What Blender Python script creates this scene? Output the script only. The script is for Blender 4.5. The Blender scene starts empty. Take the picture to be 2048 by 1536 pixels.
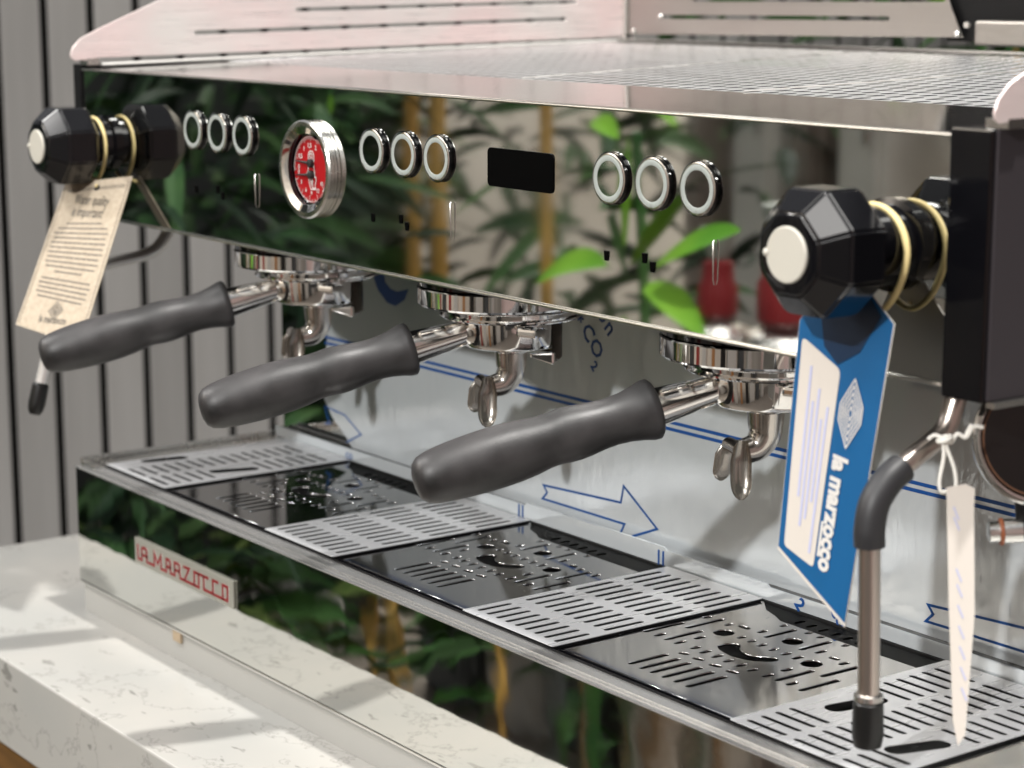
import bpy, bmesh, math, random
from mathutils import Vector, Matrix
random.seed(7)
PI = math.pi
R_ = math.radians
sc = bpy.context.scene
C = sc.collection

# ------------------------------------------------------------------ camera, world, lamps, exposure
cd = bpy.data.cameras.new("camera")
cam = bpy.data.objects.new("camera", cd); C.objects.link(cam)
CP = Vector((1.32828, -0.73391, 0.18260)); yaw, pit = -0.936831, 0.187504
fw = Vector((math.sin(yaw)*math.cos(pit), math.cos(yaw)*math.cos(pit), -math.sin(pit)))
rt = Vector((math.cos(yaw), -math.sin(yaw), 0)); up = rt.cross(fw)
cam.matrix_world = Matrix.Translation(CP) @ Matrix((rt, up, -fw)).transposed().to_4x4()
cd.sensor_width = 36; cd.lens = 36*4233.5/2048; cd.clip_start = .02; cd.clip_end = 100
cd.dof.use_dof = True; cd.dof.focus_distance = 1.23; cd.dof.aperture_fstop = 9.5
sc.camera = cam
sc.view_settings.view_transform = 'Standard'; sc.view_settings.look = 'None'
sc.view_settings.exposure = 0.0; sc.view_settings.gamma = 1
w = bpy.data.worlds.new("World"); sc.world = w; w.use_nodes = True
w.node_tree.nodes['Background'].inputs[0].default_value = (.96, .97, 1.0, 1)
w.node_tree.nodes['Background'].inputs[1].default_value = .34

def lamp(name, kind, loc, target, energy, color, **kw):
    l = bpy.data.lights.new(name, kind); l.energy = energy; l.color = color
    for k, v in kw.items(): setattr(l, k, v)
    o = bpy.data.objects.new(name, l); C.objects.link(o); o.location = loc
    o.rotation_euler = (Vector(target)-Vector(loc)).to_track_quat('-Z', 'Y').to_euler()
    return o
FP = (.3+.97*1.25, -1.95*1.25, -.12+1.17*1.25)
KEYP = (0.2+.31*4.2, -.08+.085*4.2, -.2+4.2)
lamp('key_spot', 'SPOT', KEYP, (0.2, -.08, -.2), 1000, (1, .975, .935), shadow_soft_size=.085, spot_size=R_(32), spot_blend=.5)
lamp('front_spot', 'SPOT', FP, (.3, .05, -.12), 300, (1, .985, .965), shadow_soft_size=.05, spot_size=R_(50), spot_blend=.6)
lamp('added_ceiling_lamp', 'AREA', (1.2, -1.5, 2.35), (.3, 0, -.2), 26, (1, .98, .955), shape='RECTANGLE', size=1.5, size_y=.9)  # unseen ceiling lamps, added for ambient fill and chrome highlights
lamp('added_ceiling_lamp', 'AREA', (-.9, -1.5, 2.35), (-.6, -1.0, -.2), 44, (1, .98, .955), shape='RECTANGLE', size=1.2, size_y=.3)
lamp('added_ceiling_lamp', 'AREA', (-.3, 1.5, 2.35), (-.2, .9, 0), 30, (1, .98, .955), shape='RECTANGLE', size=1.2, size_y=.3)

lamp('added_ceiling_lamp', 'AREA', (-2.6, -2.2, 2.35), (-2.9, -2.9, -.2), 200, (1, .98, .955), shape='RECTANGLE', size=1.2, size_y=.3)  # added to brighten the beige wall in the panel reflection
try:
    sc.cycles.use_denoising = True
    sc.cycles.max_bounces = 10; sc.cycles.glossy_bounces = 6; sc.cycles.diffuse_bounces = 3
    sc.cycles.transparent_max_bounces = 8
    sc.cycles.sample_clamp_indirect = 6.0; sc.cycles.blur_glossy = .3
    sc.cycles.caustics_reflective = False; sc.cycles.caustics_refractive = False
except Exception: pass

# ------------------------------------------------------------------ materials
def mat(name, col, rough=.5, metal=0, **kw):
    m = bpy.data.materials.new(name); m.use_nodes = True
    b = m.node_tree.nodes['Principled BSDF']
    b.inputs['Base Color'].default_value = (*col, 1); b.inputs['Roughness'].default_value = rough
    b.inputs['Metallic'].default_value = metal
    for k, v in kw.items(): b.inputs[k].default_value = v
    return m
def nd(m, t, **kw):
    n = m.node_tree.nodes.new(t)
    for k, v in kw.items(): setattr(n, k, v)
    return n
def lk(m, a, b): m.node_tree.links.new(a, b)
def noise(m, scale, detail=4, sx=(1, 1, 1), rough=.5):
    tc = nd(m, 'ShaderNodeTexCoord'); mp = nd(m, 'ShaderNodeMapping'); n = nd(m, 'ShaderNodeTexNoise')
    mp.inputs['Scale'].default_value = sx; n.inputs['Scale'].default_value = scale
    n.inputs['Detail'].default_value = detail; n.inputs['Roughness'].default_value = rough
    lk(m, tc.outputs['Object'], mp.inputs[0]); lk(m, mp.outputs[0], n.inputs['Vector']); return n
def ramp(m, src, stops):
    r = nd(m, 'ShaderNodeValToRGB'); e = r.color_ramp.elements
    while len(e) < len(stops): e.new(.5)
    for i, (p, c) in enumerate(stops):
        e[i].position = p; e[i].color = (c, c, c, 1) if not hasattr(c, '__len__') else (*c, 1)
    lk(m, src, r.inputs[0]); return r
def bsdf(m): return m.node_tree.nodes['Principled BSDF']
def bump(m, src, strength=.1, dist=.001):
    b = nd(m, 'ShaderNodeBump'); b.inputs['Strength'].default_value = strength; b.inputs['Distance'].default_value = dist
    lk(m, src, b.inputs['Height']); lk(m, b.outputs[0], bsdf(m).inputs['Normal'])
def rough_noise(m, scale, lo, hi, sx=(1, 1, 1)):
    n = noise(m, scale, 5, sx); r = ramp(m, n.outputs[0], [(.3, lo), (.7, hi)]); lk(m, r.outputs[0], bsdf(m).inputs['Roughness']); return n
def col_noise(m, scale, c1, c2, sx=(1, 1, 1), a=.35, b=.65):
    n = noise(m, scale, 5, sx); r = ramp(m, n.outputs[0], [(a, c1), (b, c2)]); lk(m, r.outputs[0], bsdf(m).inputs['Base Color']); return n

M = {}
m = M['mirror'] = mat('polished_steel', (.73, .735, .71), .03, 1); rough_noise(m, 9, .015, .05)
m = M['trayfront'] = mat('polished_tray_steel', (.72, .72, .69), .03, 1); rough_noise(m, 9, .015, .05)
n = noise(m, 14, 2, (1, 1, 1)); bump(m, n.outputs[0], .25, .0012)
m = M['chrome'] = mat('chrome', (.86, .85, .83), .05, 1); rough_noise(m, 40, .03, .1)
m = M['satin'] = mat('satin_steel', (.74, .73, .70), .22, 1); rough_noise(m, 60, .15, .3)
def brushed(name, col, lo, hi, sx):
    m = mat(name, col, .3, 1); n = rough_noise(m, 60, lo, hi, sx)
    if name != 'grate_steel': bump(m, n.outputs[0], .12, .0003)
    return m
M['brush_y'] = brushed('brushed_steel_rail', (.92, .80, .785), .22, .5, (3, .25, 8)); bsdf(M['brush_y']).inputs['Metallic'].default_value = .45
col_noise(M['brush_y'], 9, (.93, .76, .745), (.88, .84, .81), (1, 1, 1.5))  # pink mottling puts warm reflections into the rail's colour
M['brush_x'] = brushed('brushed_steel_back', (.38, .36, .34), .28, .42, (.2, 3, 8))
M['strip'] = brushed('brushed_top_strip', (.66, .64, .62), .03, .09, (8, .3, 3))
M['tray'] = brushed('cup_tray_steel', (.90, .90, .90), .26, .4, (.3, 6, 3))
M['grate'] = brushed('grate_steel', (.66, .67, .69), .26, .32, (4, .5, 4)); bsdf(M['grate']).inputs['Metallic'].default_value = .4
M['darksteel'] = mat('dark_steel', (.20, .18, .16), .2, 1)
M['recess'] = mat('polished_grate_steel', (.31, .31, .315), .05, 1); rough_noise(M['recess'], 30, .03, .09)
M['neck'] = mat('cast_chrome', (.86, .84, .81), .13, 1); M['spout'] = mat('cast_steel', (.62, .585, .54), .2, 1); M['rim'] = mat('rim_steel', (.46, .46, .455), .22, .75)
M['edge'] = mat('steel_edge', (.80, .79, .76), .25, 1)
M['black'] = mat('black_gloss_plastic', (.003, .003, .004), .10)
M['blackmat'] = mat('black_paint', (.004, .004, .0045), .5, **{'Specular IOR Level': .2})
M['side'] = mat('dark_side_paint', (.035, .030, .034), .42); 
M['counter_infill'] = mat('shaded_counter_tone', (.35, .345, .325), .5)  # tone of the counter in shadow, put into the colour
M['kraftfoot'] = mat('tan_foot', (.35, .27, .18), .6)
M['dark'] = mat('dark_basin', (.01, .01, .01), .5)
m = M['rubber'] = mat('handle_rubber', (.02, .02, .02), .42)
rough_noise(m, 30, .40, .55); n = noise(m, 700, 3); bump(m, n.outputs[0], .16, .0004)
n = col_noise(m, 24, (.008, .008, .008), (.046, .043, .044))
M['tiprub'] = mat('black_rubber_tip', (.006, .006, .006), .35)
M['grip'] = mat('grey_rubber_grip', (.018, .018, .02), .5)
M['wandl'] = mat('lit_wand_steel', (.78, .76, .73), .22, .55)  # lighter copy of the wand steel, bright reflections put into its colour
M['wand'] = mat('wand_steel', (.60, .53, .48), .3, 1)
M['ring'] = mat('translucent_ring', (.33, .36, .34), .35)
m = M['white'] = mat('cream_plastic', (.50, .48, .42), .4)
m = M['band'] = mat('elastic_band', (.74, .60, .28), .6)
m = M['red'] = mat('dial_red', (.33, .004, .008), .35); 
M['print'] = mat('white_print', (.62, .60, .57), .5)
M['blackprint'] = mat('black_print', (.015, .015, .015), .5)
M['glassdark'] = mat('smoked_glass', (.003, .003, .003), .05)
M['display'] = mat('display_black', (.001, .001, .001), .5, **{'Specular IOR Level': .03})
m = M['film'] = mat('protective_film', (.75, .80, .83), .2, .42)
rough_noise(m, 18, .07, .20, (1, 1, .35)); n = noise(m, 24, 6, (1.4, 1, .5), .6); bump(m, n.outputs[0], .42, .0018)
M['blueprint'] = mat('blue_film_print', (.001, .065, .27), .4)
M['darkblue'] = mat('navy_print', (.003, .05, .22), .4)
m = M['badge'] = mat('badge_plate', (.34, .335, .29), .45, .4)
M['badgered'] = mat('badge_red', (.20, .0, .004), .3)
m = M['marble'] = mat('cream_marble', (.76, .735, .68), .22)
n1 = noise(m, 55, 3, (.6, 1.6, 1), .55); r1 = ramp(m, n1.outputs[0], [(.0, 0.), (.635, 0.), (.67, 1), (1., 1)])
n2 = noise(m, 7, 3); r2 = ramp(m, n2.outputs[0], [(.42, 0.), (.52, 1.)])
mu = nd(m, 'ShaderNodeMath', operation='MULTIPLY'); lk(m, r1.outputs[0], mu.inputs[0]); lk(m, r2.outputs[0], mu.inputs[1])
n3 = noise(m, 5, 7, (1, 1, 1), .65); r3 = ramp(m, n3.outputs[0], [(.494, 0.), (.5, .6), (.506, 0.)])
mx0 = nd(m, 'ShaderNodeMath', operation='MAXIMUM'); lk(m, mu.outputs[0], mx0.inputs[0]); lk(m, r3.outputs[0], mx0.inputs[1])
cl = noise(m, 6, 3); rc = ramp(m, cl.outputs[0], [(.35, (.37, .37, .352)), (.65, (.425, .41, .38))])
mm = nd(m, 'ShaderNodeMixRGB'); mm.inputs[2].default_value = (.23, .225, .21, 1)
lk(m, mx0.outputs[0], mm.inputs[0]); lk(m, rc.outputs[0], mm.inputs[1]); lk(m, mm.outputs[0], bsdf(m).inputs['Base Color'])
m = M['wood'] = mat('brown_wood', (.28, .13, .045), .5); col_noise(m, 8, (.10, .05, .015), (.17, .085, .025), (1, 12, 12))
m = M['slat'] = mat('grey_slat_board', (.40, .375, .345), .55); n = col_noise(m, 5, (.405, .395, .38), (.50, .49, .475), (3, 3, .3))
oi = nd(m, 'ShaderNodeObjectInfo'); hv = nd(m, 'ShaderNodeHueSaturation'); mr = nd(m, 'ShaderNodeMapRange')
mr.inputs['To Min'].default_value = .88; mr.inputs['To Max'].default_value = 1.06
lk(m, oi.outputs['Random'], mr.inputs['Value']); lk(m, mr.outputs[0], hv.inputs['Value'])
src = bsdf(m).inputs['Base Color'].links[0].from_socket; lk(m, src, hv.inputs['Color']); lk(m, hv.outputs[0], bsdf(m).inputs['Base Color'])
n = noise(m, 40, 6, (2, 2, .06)); bump(m, n.outputs[0], .2, .001)
M['gap'] = mat('slat_gap', (.012, .011, .01), .8)
M['kraft'] = mat('kraft_card', (.40, .335, .25), .8); col_noise(M['kraft'], 300, (.36, .30, .225), (.43, .365, .28))
M['bluecard'] = mat('blue_card', (.002, .085, .23), .4)
M['navycard'] = mat('navy_card', (.002, .018, .05), .4)
M['card'] = mat('cream_card', (.60, .555, .50), .6)
M['lilac'] = mat('lilac_print', (.45, .47, .66), .6)
M['string'] = mat('white_string', (.82, .80, .74), .8)
M['orange'] = mat('orange_seal', (.26, .08, .03), .5)
M['copper'] = mat('copper_seal', (.16, .075, .04), .5, .3)
M['leaf_d'] = mat('dark_green_leaf', (.02, .06, .02), .45); col_noise(M['leaf_d'], 6, (.012, .042, .016), (.045, .10, .03))
M['leaf_o'] = mat('olive_leaf', (.12, .18, .05), .5)
M['leaf_d2'] = mat('blackish_leaf', (.007, .022, .009), .55)
M['leaf_m'] = mat('green_leaf', (.06, .17, .035), .4); col_noise(M['leaf_m'], 6, (.022, .075, .022), (.05, .13, .03))
M['leaf_b'] = mat('lit_green_leaf', (.20, .46, .04), .4); col_noise(M['leaf_b'], 8, (.08, .24, .02), (.18, .38, .035))  # brighter green carries the lit look of the leaves in its colour
M['cane'] = mat('yellow_bamboo_cane', (.7, .45, .12), .5); col_noise(M['cane'], 10, (.58, .33, .07), (.78, .52, .16), (1, 1, .3))
M['wall'] = mat('beige_wall', (.62, .56, .48), .8); col_noise(M['wall'], 2, (.52, .46, .39), (.70, .64, .56))
M['darkwall'] = mat('dark_partition', (.02, .022, .018), .7)
M['floor'] = mat('floor_tiles', (.16, .14, .12), .4)
M['pinkwall'] = mat('added_blush_wall', (.74, .56, .53), .8)
M['wall2'] = mat('taupe_cabinet', (.30, .25, .22), .6); M['slate'] = mat('slate_cabinet', (.09, .10, .105), .5)
M['white2'] = mat('white_cabinet', (.72, .70, .66), .5); M['red2'] = mat('red_cabinet', (.45, .03, .025), .5); M['orange2'] = mat('oak_cabinet', (.50, .24, .09), .5)
M['redmet'] = mat('red_enamel', (.24, .02, .025), .4)

for k_ in ('leaf_d', 'leaf_m', 'leaf_d2', 'leaf_o', 'leaf_b'): bsdf(M[k_]).inputs['Specular IOR Level'].default_value = .15; bsdf(M[k_]).inputs['Roughness'].default_value = .6
# ------------------------------------------------------------------ helpers
def empty(name, loc=(0, 0, 0)):
    o = bpy.data.objects.new(name, None); o.location = loc; o.empty_display_size = .02; C.objects.link(o); return o
def tag(o, label, cat, group=None):
    o['label'] = label; o['category'] = cat
    if group: o['group'] = group
    return o
def link(name, me, m, parent=None, smooth=False):
    o = bpy.data.objects.new(name, me); C.objects.link(o)
    if m is not None and not me.materials: me.materials.append(m)
    if smooth:
        for p in me.polygons: p.use_smooth = True
    if parent is not None:
        o.parent = parent
        if parent.type == 'EMPTY' and parent.parent is None: o.location = -parent.location if False else o.location
    return o
def fin(name, bm, m, parent=None, smooth=False, off=None, recalc=True):
    if recalc: bmesh.ops.recalc_face_normals(bm, faces=bm.faces)
    me = bpy.data.meshes.new(name); bm.to_mesh(me); bm.free()
    o = link(name, me, m, parent, smooth)
    if off is not None: o.location = off
    return o
def bx(bm, x0, x1, y0, y1, z0, z1, bev=0):
    r = bmesh.ops.create_cube(bm, size=1)
    for v in r['verts']:
        v.co = Vector(((x0+x1)/2+v.co.x*(x1-x0), (y0+y1)/2+v.co.y*(y1-y0), (z0+z1)/2+v.co.z*(z1-z0)))
    if bev:
        es = list({e for v in r['verts'] for e in v.link_edges})
        bmesh.ops.bevel(bm, geom=es, offset=bev, segments=2, affect='EDGES', profile=.6)
def box(name, x0, x1, y0, y1, z0, z1, m, parent=None, bev=0):
    bm = bmesh.new(); bx(bm, x0, x1, y0, y1, z0, z1, bev); return fin(name, bm, m, parent)
def frame_of(axis):
    a = Vector(axis).normalized(); t = Vector((0, 0, 1)) if abs(a.z) < .9 else Vector((1, 0, 0))
    u = a.cross(t).normalized(); v = a.cross(u); return a, u, v
def lathe(bm, org, axis, prof, seg=48, cap=True, ph=0):
    """prof: list of (t along axis, radius)"""
    a, u, v = frame_of(axis); org = Vector(org); rings = []
    for t, r in prof:
        rings.append([bm.verts.new(org+a*t+(u*math.cos(2*PI*(k+ph)/seg)+v*math.sin(2*PI*(k+ph)/seg))*r) for k in range(seg)])
    for A, B in zip(rings, rings[1:]):
        for k in range(seg):
            bm.faces.new((A[k], A[(k+1) % seg], B[(k+1) % seg], B[k]))
    if cap:
        bm.faces.new(rings[0][::-1]); bm.faces.new(rings[-1])
def lat(name, org, axis, prof, m, parent=None, seg=48, smooth=True, cap=True, ph=0):
    bm = bmesh.new(); lathe(bm, org, axis, prof, seg, cap, ph)
    o = fin(name, bm, m, parent)
    if smooth: shade_auto(o.data, 32)
    return o
def shade_auto(me, deg):
    for p in me.polygons: p.use_smooth = True
    bm = bmesh.new(); bm.from_mesh(me)
    for e in bm.edges:
        if len(e.link_faces) == 2 and e.calc_face_angle(0) > R_(deg): e.smooth = False
    bm.to_mesh(me); bm.free()
def catmull(pts, n=8):
    P = [Vector(p) for p in pts]; P = [2*P[0]-P[1]]+P+[2*P[-1]-P[-2]]; out = []
    for i in range(1, len(P)-2):
        for k in range(n):
            t = k/n; a, b, c, d = P[i-1:i+3]
            out.append(.5*((2*b)+(c-a)*t+(2*a-5*b+4*c-d)*t*t+(3*b-3*c+d-a)*t**3))
    out.append(P[-2]); return out
def tube(bm, pts, r, seg=16, cap=True):
    n = len(pts); rs = r if hasattr(r, '__len__') else [r]*n; rings = []
    d0 = (pts[1]-pts[0]).normalized(); _, u, v = frame_of(d0)
    for i, p in enumerate(pts):
        d = (pts[min(i+1, n-1)]-pts[max(i-1, 0)]).normalized()
        u = (u-d*u.dot(d)).normalized(); v = d.cross(u)
        rings.append([bm.verts.new(p+(u*math.cos(2*PI*k/seg)+v*math.sin(2*PI*k/seg))*rs[i]) for k in range(seg)])
    for A, B in zip(rings, rings[1:]):
        for k in range(seg): bm.faces.new((A[k], A[(k+1) % seg], B[(k+1) % seg], B[k]))
    if cap: bm.faces.new(rings[0][::-1]); bm.faces.new(rings[-1])
def tub(name, pts, r, m, parent=None, n=8, seg=16):
    bm = bmesh.new(); P = catmull(pts, n) if n else [Vector(p) for p in pts]
    tube(bm, P, r, seg); o = fin(name, bm, m, parent); shade_auto(o.data, 40); return o
def slot_pts(x0, y0, x1, y1, r, n=5):
    d = Vector((x1-x0, y1-y0)); L = d.length; a = math.atan2(d.y, d.x) if L > 1e-6 else 0; out = []
    for (cx, cy, s) in ((x1, y1, -PI/2), (x0, y0, PI/2)):
        for k in range(n): 
            t = a+s+PI*k/(n-1); out.append((cx+r*math.cos(t), cy+r*math.sin(t)))
    return out
def plate(name, outer, holes, thick, mw, m, parent=None, bev=0.0):
    """flat sheet with real holes: outline and holes in 2D, mw places it"""
    cu = bpy.data.curves.new(name, 'CURVE'); cu.dimensions = '2D'; cu.fill_mode = 'BOTH'
    cu.extrude = thick/2; cu.bevel_depth = bev; cu.bevel_resolution = 0
    for pts in [outer]+list(holes):
        s = cu.splines.new('POLY'); s.points.add(len(pts)-1); s.use_cyclic_u = True
        for p, q in zip(s.points, pts): p.co = (q[0], q[1], 0, 1)
    t = bpy.data.objects.new('tmp', cu); C.objects.link(t)
    dg = bpy.context.evaluated_depsgraph_get(); me = bpy.data.meshes.new_from_object(t.evaluated_get(dg))
    bpy.data.objects.remove(t); bpy.data.curves.remove(cu)
    me.transform(mw); me.name = name; me.materials.clear()
    return link(name, me, m, parent)
def basis(o, u, v):
    u = Vector(u).normalized(); v = Vector(v); v = (v-u*v.dot(u)).normalized(); n = u.cross(v)
    return Matrix.Translation(Vector(o)) @ Matrix((u, v, n)).transposed().to_4x4()
def text(name, s, size, mw, m, parent=None, ext=.0002, shear=0, bold=0, align='CENTER', sx=1):
    cu = bpy.data.curves.new(name, 'FONT'); cu.body = s; cu.size = size; cu.extrude = ext; cu.shear = shear
    cu.offset = bold; cu.align_x = align; cu.align_y = 'CENTER'; cu.resolution_u = 2
    t = bpy.data.objects.new('tmp', cu); C.objects.link(t)
    dg = bpy.context.evaluated_depsgraph_get(); me = bpy.data.meshes.new_from_object(t.evaluated_get(dg))
    bpy.data.objects.remove(t); bpy.data.curves.remove(cu)
    me.transform(mw @ Matrix.Diagonal((sx, 1, 1, 1))); me.materials.clear(); return link(name, me, m, parent)
def strokes(bm, lines, wd, mw, th=.0003):
    """flat line work: each line is a list of 2D points, drawn as mitred ribbon boxes"""
    for L in lines:
        L = [Vector(p) for p in L]; L = [p for i, p in enumerate(L) if i == 0 or (p-L[i-1]).length > 1e-7]
        closed = (L[0]-L[-1]).length < 1e-7; n = len(L); A = []; B = []
        for i, p in enumerate(L):
            if closed: a = L[(i-1) % (n-1)] if i in (0, n-1) else L[i-1]; b = L[1] if i in (0, n-1) else L[i+1]
            else: a = L[max(i-1, 0)]; b = L[min(i+1, n-1)]
            d1 = (p-a).normalized() if (p-a).length > 1e-9 else (b-p).normalized()
            d2 = (b-p).normalized() if (b-p).length > 1e-9 else d1
            n1 = Vector((-d1.y, d1.x)); n2 = Vector((-d2.y, d2.x)); nn = (n1+n2)
            nn = nn.normalized() if nn.length > 1e-6 else n1
            k = wd/2/max(.4, nn.dot(n1)); ext = Vector((0, 0))
            if not closed and i == 0: ext = -d2*wd/2
            if not closed and i == n-1: ext = d1*wd/2
            A.append(p+ext+nn*k); B.append(p+ext-nn*k)
        lo = [(bm.verts.new(mw @ Vector((q.x, q.y, 0))), bm.verts.new(mw @ Vector((r.x, r.y, 0)))) for q, r in zip(A, B)]
        hi = [(bm.verts.new(mw @ Vector((q.x, q.y, th))), bm.verts.new(mw @ Vector((r.x, r.y, th)))) for q, r in zip(A, B)]
        for i in range(n-1):
            bm.faces.new((hi[i][0], hi[i][1], hi[i+1][1], hi[i+1][0]))
            bm.faces.new((lo[i][0], hi[i][0], hi[i+1][0], lo[i+1][0])); bm.faces.new((hi[i][1], lo[i][1], lo[i+1][1], hi[i+1][1]))
def stroke(name, lines, wd, mw, m, parent=None, th=.0003):
    bm = bmesh.new(); strokes(bm, lines, wd, mw, th); return fin(name, bm, m, parent, recalc=False)
def circ(cx, cy, r, n=24, a0=0, a1=2*PI, ry=None):
    return [(cx+r*math.cos(a0+(a1-a0)*k/n), cy+(ry or r)*math.sin(a0+(a1-a0)*k/n)) for k in range(n+(0 if abs(a1-a0-2*PI) < 1e-6 else 1))]
def rrect(x0, y0, x1, y1, r, n=5):
    out = []
    for cx, cy, a in ((x1-r, y1-r, 0), (x0+r, y1-r, PI/2), (x0+r, y0+r, PI), (x1-r, y0+r, 1.5*PI)):
        out += [(cx+r*math.cos(a+PI/2*k/n), cy+r*math.sin(a+PI/2*k/n)) for k in range(n+1)]
    return out
def tree_copy(o, parent=None):
    c = o.copy(); C.objects.link(c)
    if parent is not None: c.parent = parent
    for ch in [q for q in list(bpy.data.objects) if q.parent == o and q.name in C.objects and q != c]:
        tree_copy(ch, c)
    return c

FRONT = basis((0, 0, 0), (1, 0, 0), (0, 0, 1))       # local (x,y) -> world (x,z), normal -> -y
def front(y): return basis((0, y, 0), (1, 0, 0), (0, 0, 1))
def flat(z): return basis((0, 0, z), (1, 0, 0), (0, 1, 0))

# ------------------------------------------------------------------ setting: floor, counter, walls
fl = box('floor', -6, 6, -6, 6, -1.25, -1.2, M['floor']); fl['kind'] = 'structure'
ct = empty('marble_countertop', (0.8, .3, -.3145))
def child_fix(o, root): o.location = o.location - root.location; return o
# parts are modelled in world space; parents with an offset get compensated at the end
tag(ct, 'long cream marble countertop with thin grey veins carrying the espresso machine', 'countertop')
bm = bmesh.new(); bx(bm, -.425, 2.3, -.142, 1.0, -.384, -.3145, .0016); fin('marble_slab', bm, M['marble'], ct)
box('wood_panel', -.41, 2.3, -.135, .99, -1.2, -.3845, M['wood'], ct)

sw = tag(empty('slatted_wall', (-1.3, .9, -1.2)), 'grey vertical board wall with dark gaps at the far left behind the machine', 'wall')
box('backing_board', -1.34, -1.315, .1, 2.4, -1.2, 1.6, M['gap'], sw)
y = .1128; first = None
while y < 2.3:
    if first is None:
        first = box('slat', -1.3035, -1.30, 0, .0545, -1.2, 1.6, M['slat'], sw, .0012); s = first
    else:
        s = first.copy(); C.objects.link(s)
    s.location = (0, y, 0); y += .0662
# room behind the photographer, seen only in the polished steel
rw = box('beige_wall', -6, 4.5, -3.1, -3.0, -1.2, 2.6, M['wall']); tag(rw, 'beige plaster wall reflected in the right of the front panel', 'wall')
dw = box('dark_partition', -4.4, -2.45, -1.75, -1.65, -1.2, 2.6, M['darkwall']); tag(dw, 'added black partition behind the bamboo, darkening the left of the panel reflection', 'wall')  # added to darken the left part of the reflection
pw = box('added_blush_wall', 3.4, 3.5, -2.2, 5, -1.2, 2.8, M['pinkwall']); tag(pw, 'added unseen blush wall that tints the left cup rail', 'wall')  # added out of view so the left rail picks up pink

# ------------------------------------------------------------------ espresso machine
em = tag(empty('espresso_machine', (.22, .27, -.3145)), 'three group polished steel espresso machine standing on the marble countertop', 'espresso machine')
XL, XR = -.248, .669
body = box('machine_body', XL+.001, XR-.001, .006, .55, .001, .1115, M['blackmat'], em)
fp = box('front_panel', XL, XR, 0, .004, .0, .1135, M['mirror'], em)
bm = bmesh.new(); bx(bm, XL, XR, -.0022, .003, -.0022, -.0001, .0009); fin('lower_lip', bm, M['edge'], fp)
bm = bmesh.new(); bx(bm, XL, XR, -.0016, .003, .1137, .1152, .0006); fin('upper_lip', bm, M['edge'], fp)
ep = box('end_cap', XL-.0135, XL-.0005, -.002, .55, -.001, .1185, M['blackmat'], em, .001)
sp = box('side_panel', XR+.0005, .6945, -.003, .56, -.006, .1185, M['black'], em, .0012)
box('side_face', .6948, .6965, -.001, .56, -.0045, .1185, M['side'], em)
box('side_trim', .6948, .70, -.0005, .56, -.0078, -.005, M['edge'], em)

# buttons
bx0, bd = -.0598, .0368
BR = .0132
def ring_button(x, zz):
    a = (0, -1, 0)
    b = lat('push_button', (x, 0, zz), a, [(0, .0140), (0.00015, .0143), (0.00045, .0143), (0.00060, .0140)], M['black'], fp)
    lat('gasket', (x, 0, zz), a, [(0.00060, .0138), (0.00068, .0146), (0.00210, .0148), (0.00232, .0138)], M['black'], b)
    lat('rim', (x, 0, zz), a, [(0.00225, .0136), (0.00232, .0142), (0.00278, .0142), (0.00308, .0136), (0.00308, .0129), (0.00278, .0128)], M['chrome'], b, cap=False)
    lat('light_ring', (x, 0, zz), a, [(0.00210, .0129), (0.00292, .0129), (0.00315, .0124), (0.00315, .0103), (0.00292, .0098), (0.00225, .0097)], M['ring'], b, cap=False)
    lat('mirror_face', (x, 0, zz), a, [(.0018, .0100), (.0029, .0100)], M['mirror'], b)
    lat('index_mark', (x, -.0032, zz-.0113), (0, 0, -1), [(0, .0002), (0.00165, .0002)], M['edge'], b, seg=6)
for g in range(3):
    for k in range(3): ring_button(bx0+g*.2415+k*bd, .0768)
# gauge
gx, gz = .1040, .0596
ga = lat('pressure_gauge', (gx, 0, gz), (0, -1, 0), [(0, .0320), (0.00030, .0326), (0.00207, .0326), (0.00237, .0318), (0.00266, .0318), (0.00296, .0330), (0.00577, .0330), (0.00696, .0318), (0.00718, .0300), (0.00703, .0288)], M['satin'], em, 72, cap=False)
lat('bezel', (gx, 0, gz), (0, -1, 0), [(0.00703, .0289), (0.00503, .0245), (0.00474, .0240)], M['chrome'], ga, 72, cap=False)
lat('dial_wall', (gx, 0, gz), (0, -1, 0), [(0.00474, .0241), (0.00044, .0238)], M['black'], ga, 72, cap=False)
lat('red_dial', (gx, 0, gz), (0, -1, 0), [(0.00030, .0226), (0.00059, .0226)], M['red'], ga, 72)
GF = basis((gx, -.0009, gz), (1, 0, 0), (0, 0, 1))
arc = []
arc.append(circ(0, 0, .0218, 60, R_(30), R_(186))); arc.append(circ(0, 0, .0218, 60, R_(200), R_(330)))
for k in range(33):
    a = R_(184-k*4.7); r1 = .0190 if k % 5 == 0 else .0202; arc.append([(r1*math.cos(a), r1*math.sin(a)), (.0217*math.cos(a), .0217*math.sin(a))])
for k in range(13):
    a = R_(203+k*10); r1 = .0180 if k % 3 == 0 else .0202; arc.append([(r1*math.cos(a), r1*math.sin(a)), (.0217*math.cos(a), .0217*math.sin(a))])
stroke('scale_print', arc, .00036, GF, M['print'], ga, .0001)
for s, a in (('0', 178), ('0,5', 150), ('1', 124), ('1,5', 96), ('2', 66)): text('numeral', s, .0046, GF @ Matrix.Translation((.0158*math.cos(R_(a)), .0158*math.sin(R_(a)), 0)), M['print'], ga, .0001, bold=.00004)
for s, a in (('0', 190), ('3', 216), ('6', 244), ('9', 270), ('12', 300), ('15', 326)): text('numeral', s, .0040, GF @ Matrix.Translation((.0162*math.cos(R_(a)), .0162*math.sin(R_(a)), 0)), M['print'], ga, .0001, bold=.00003)
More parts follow.
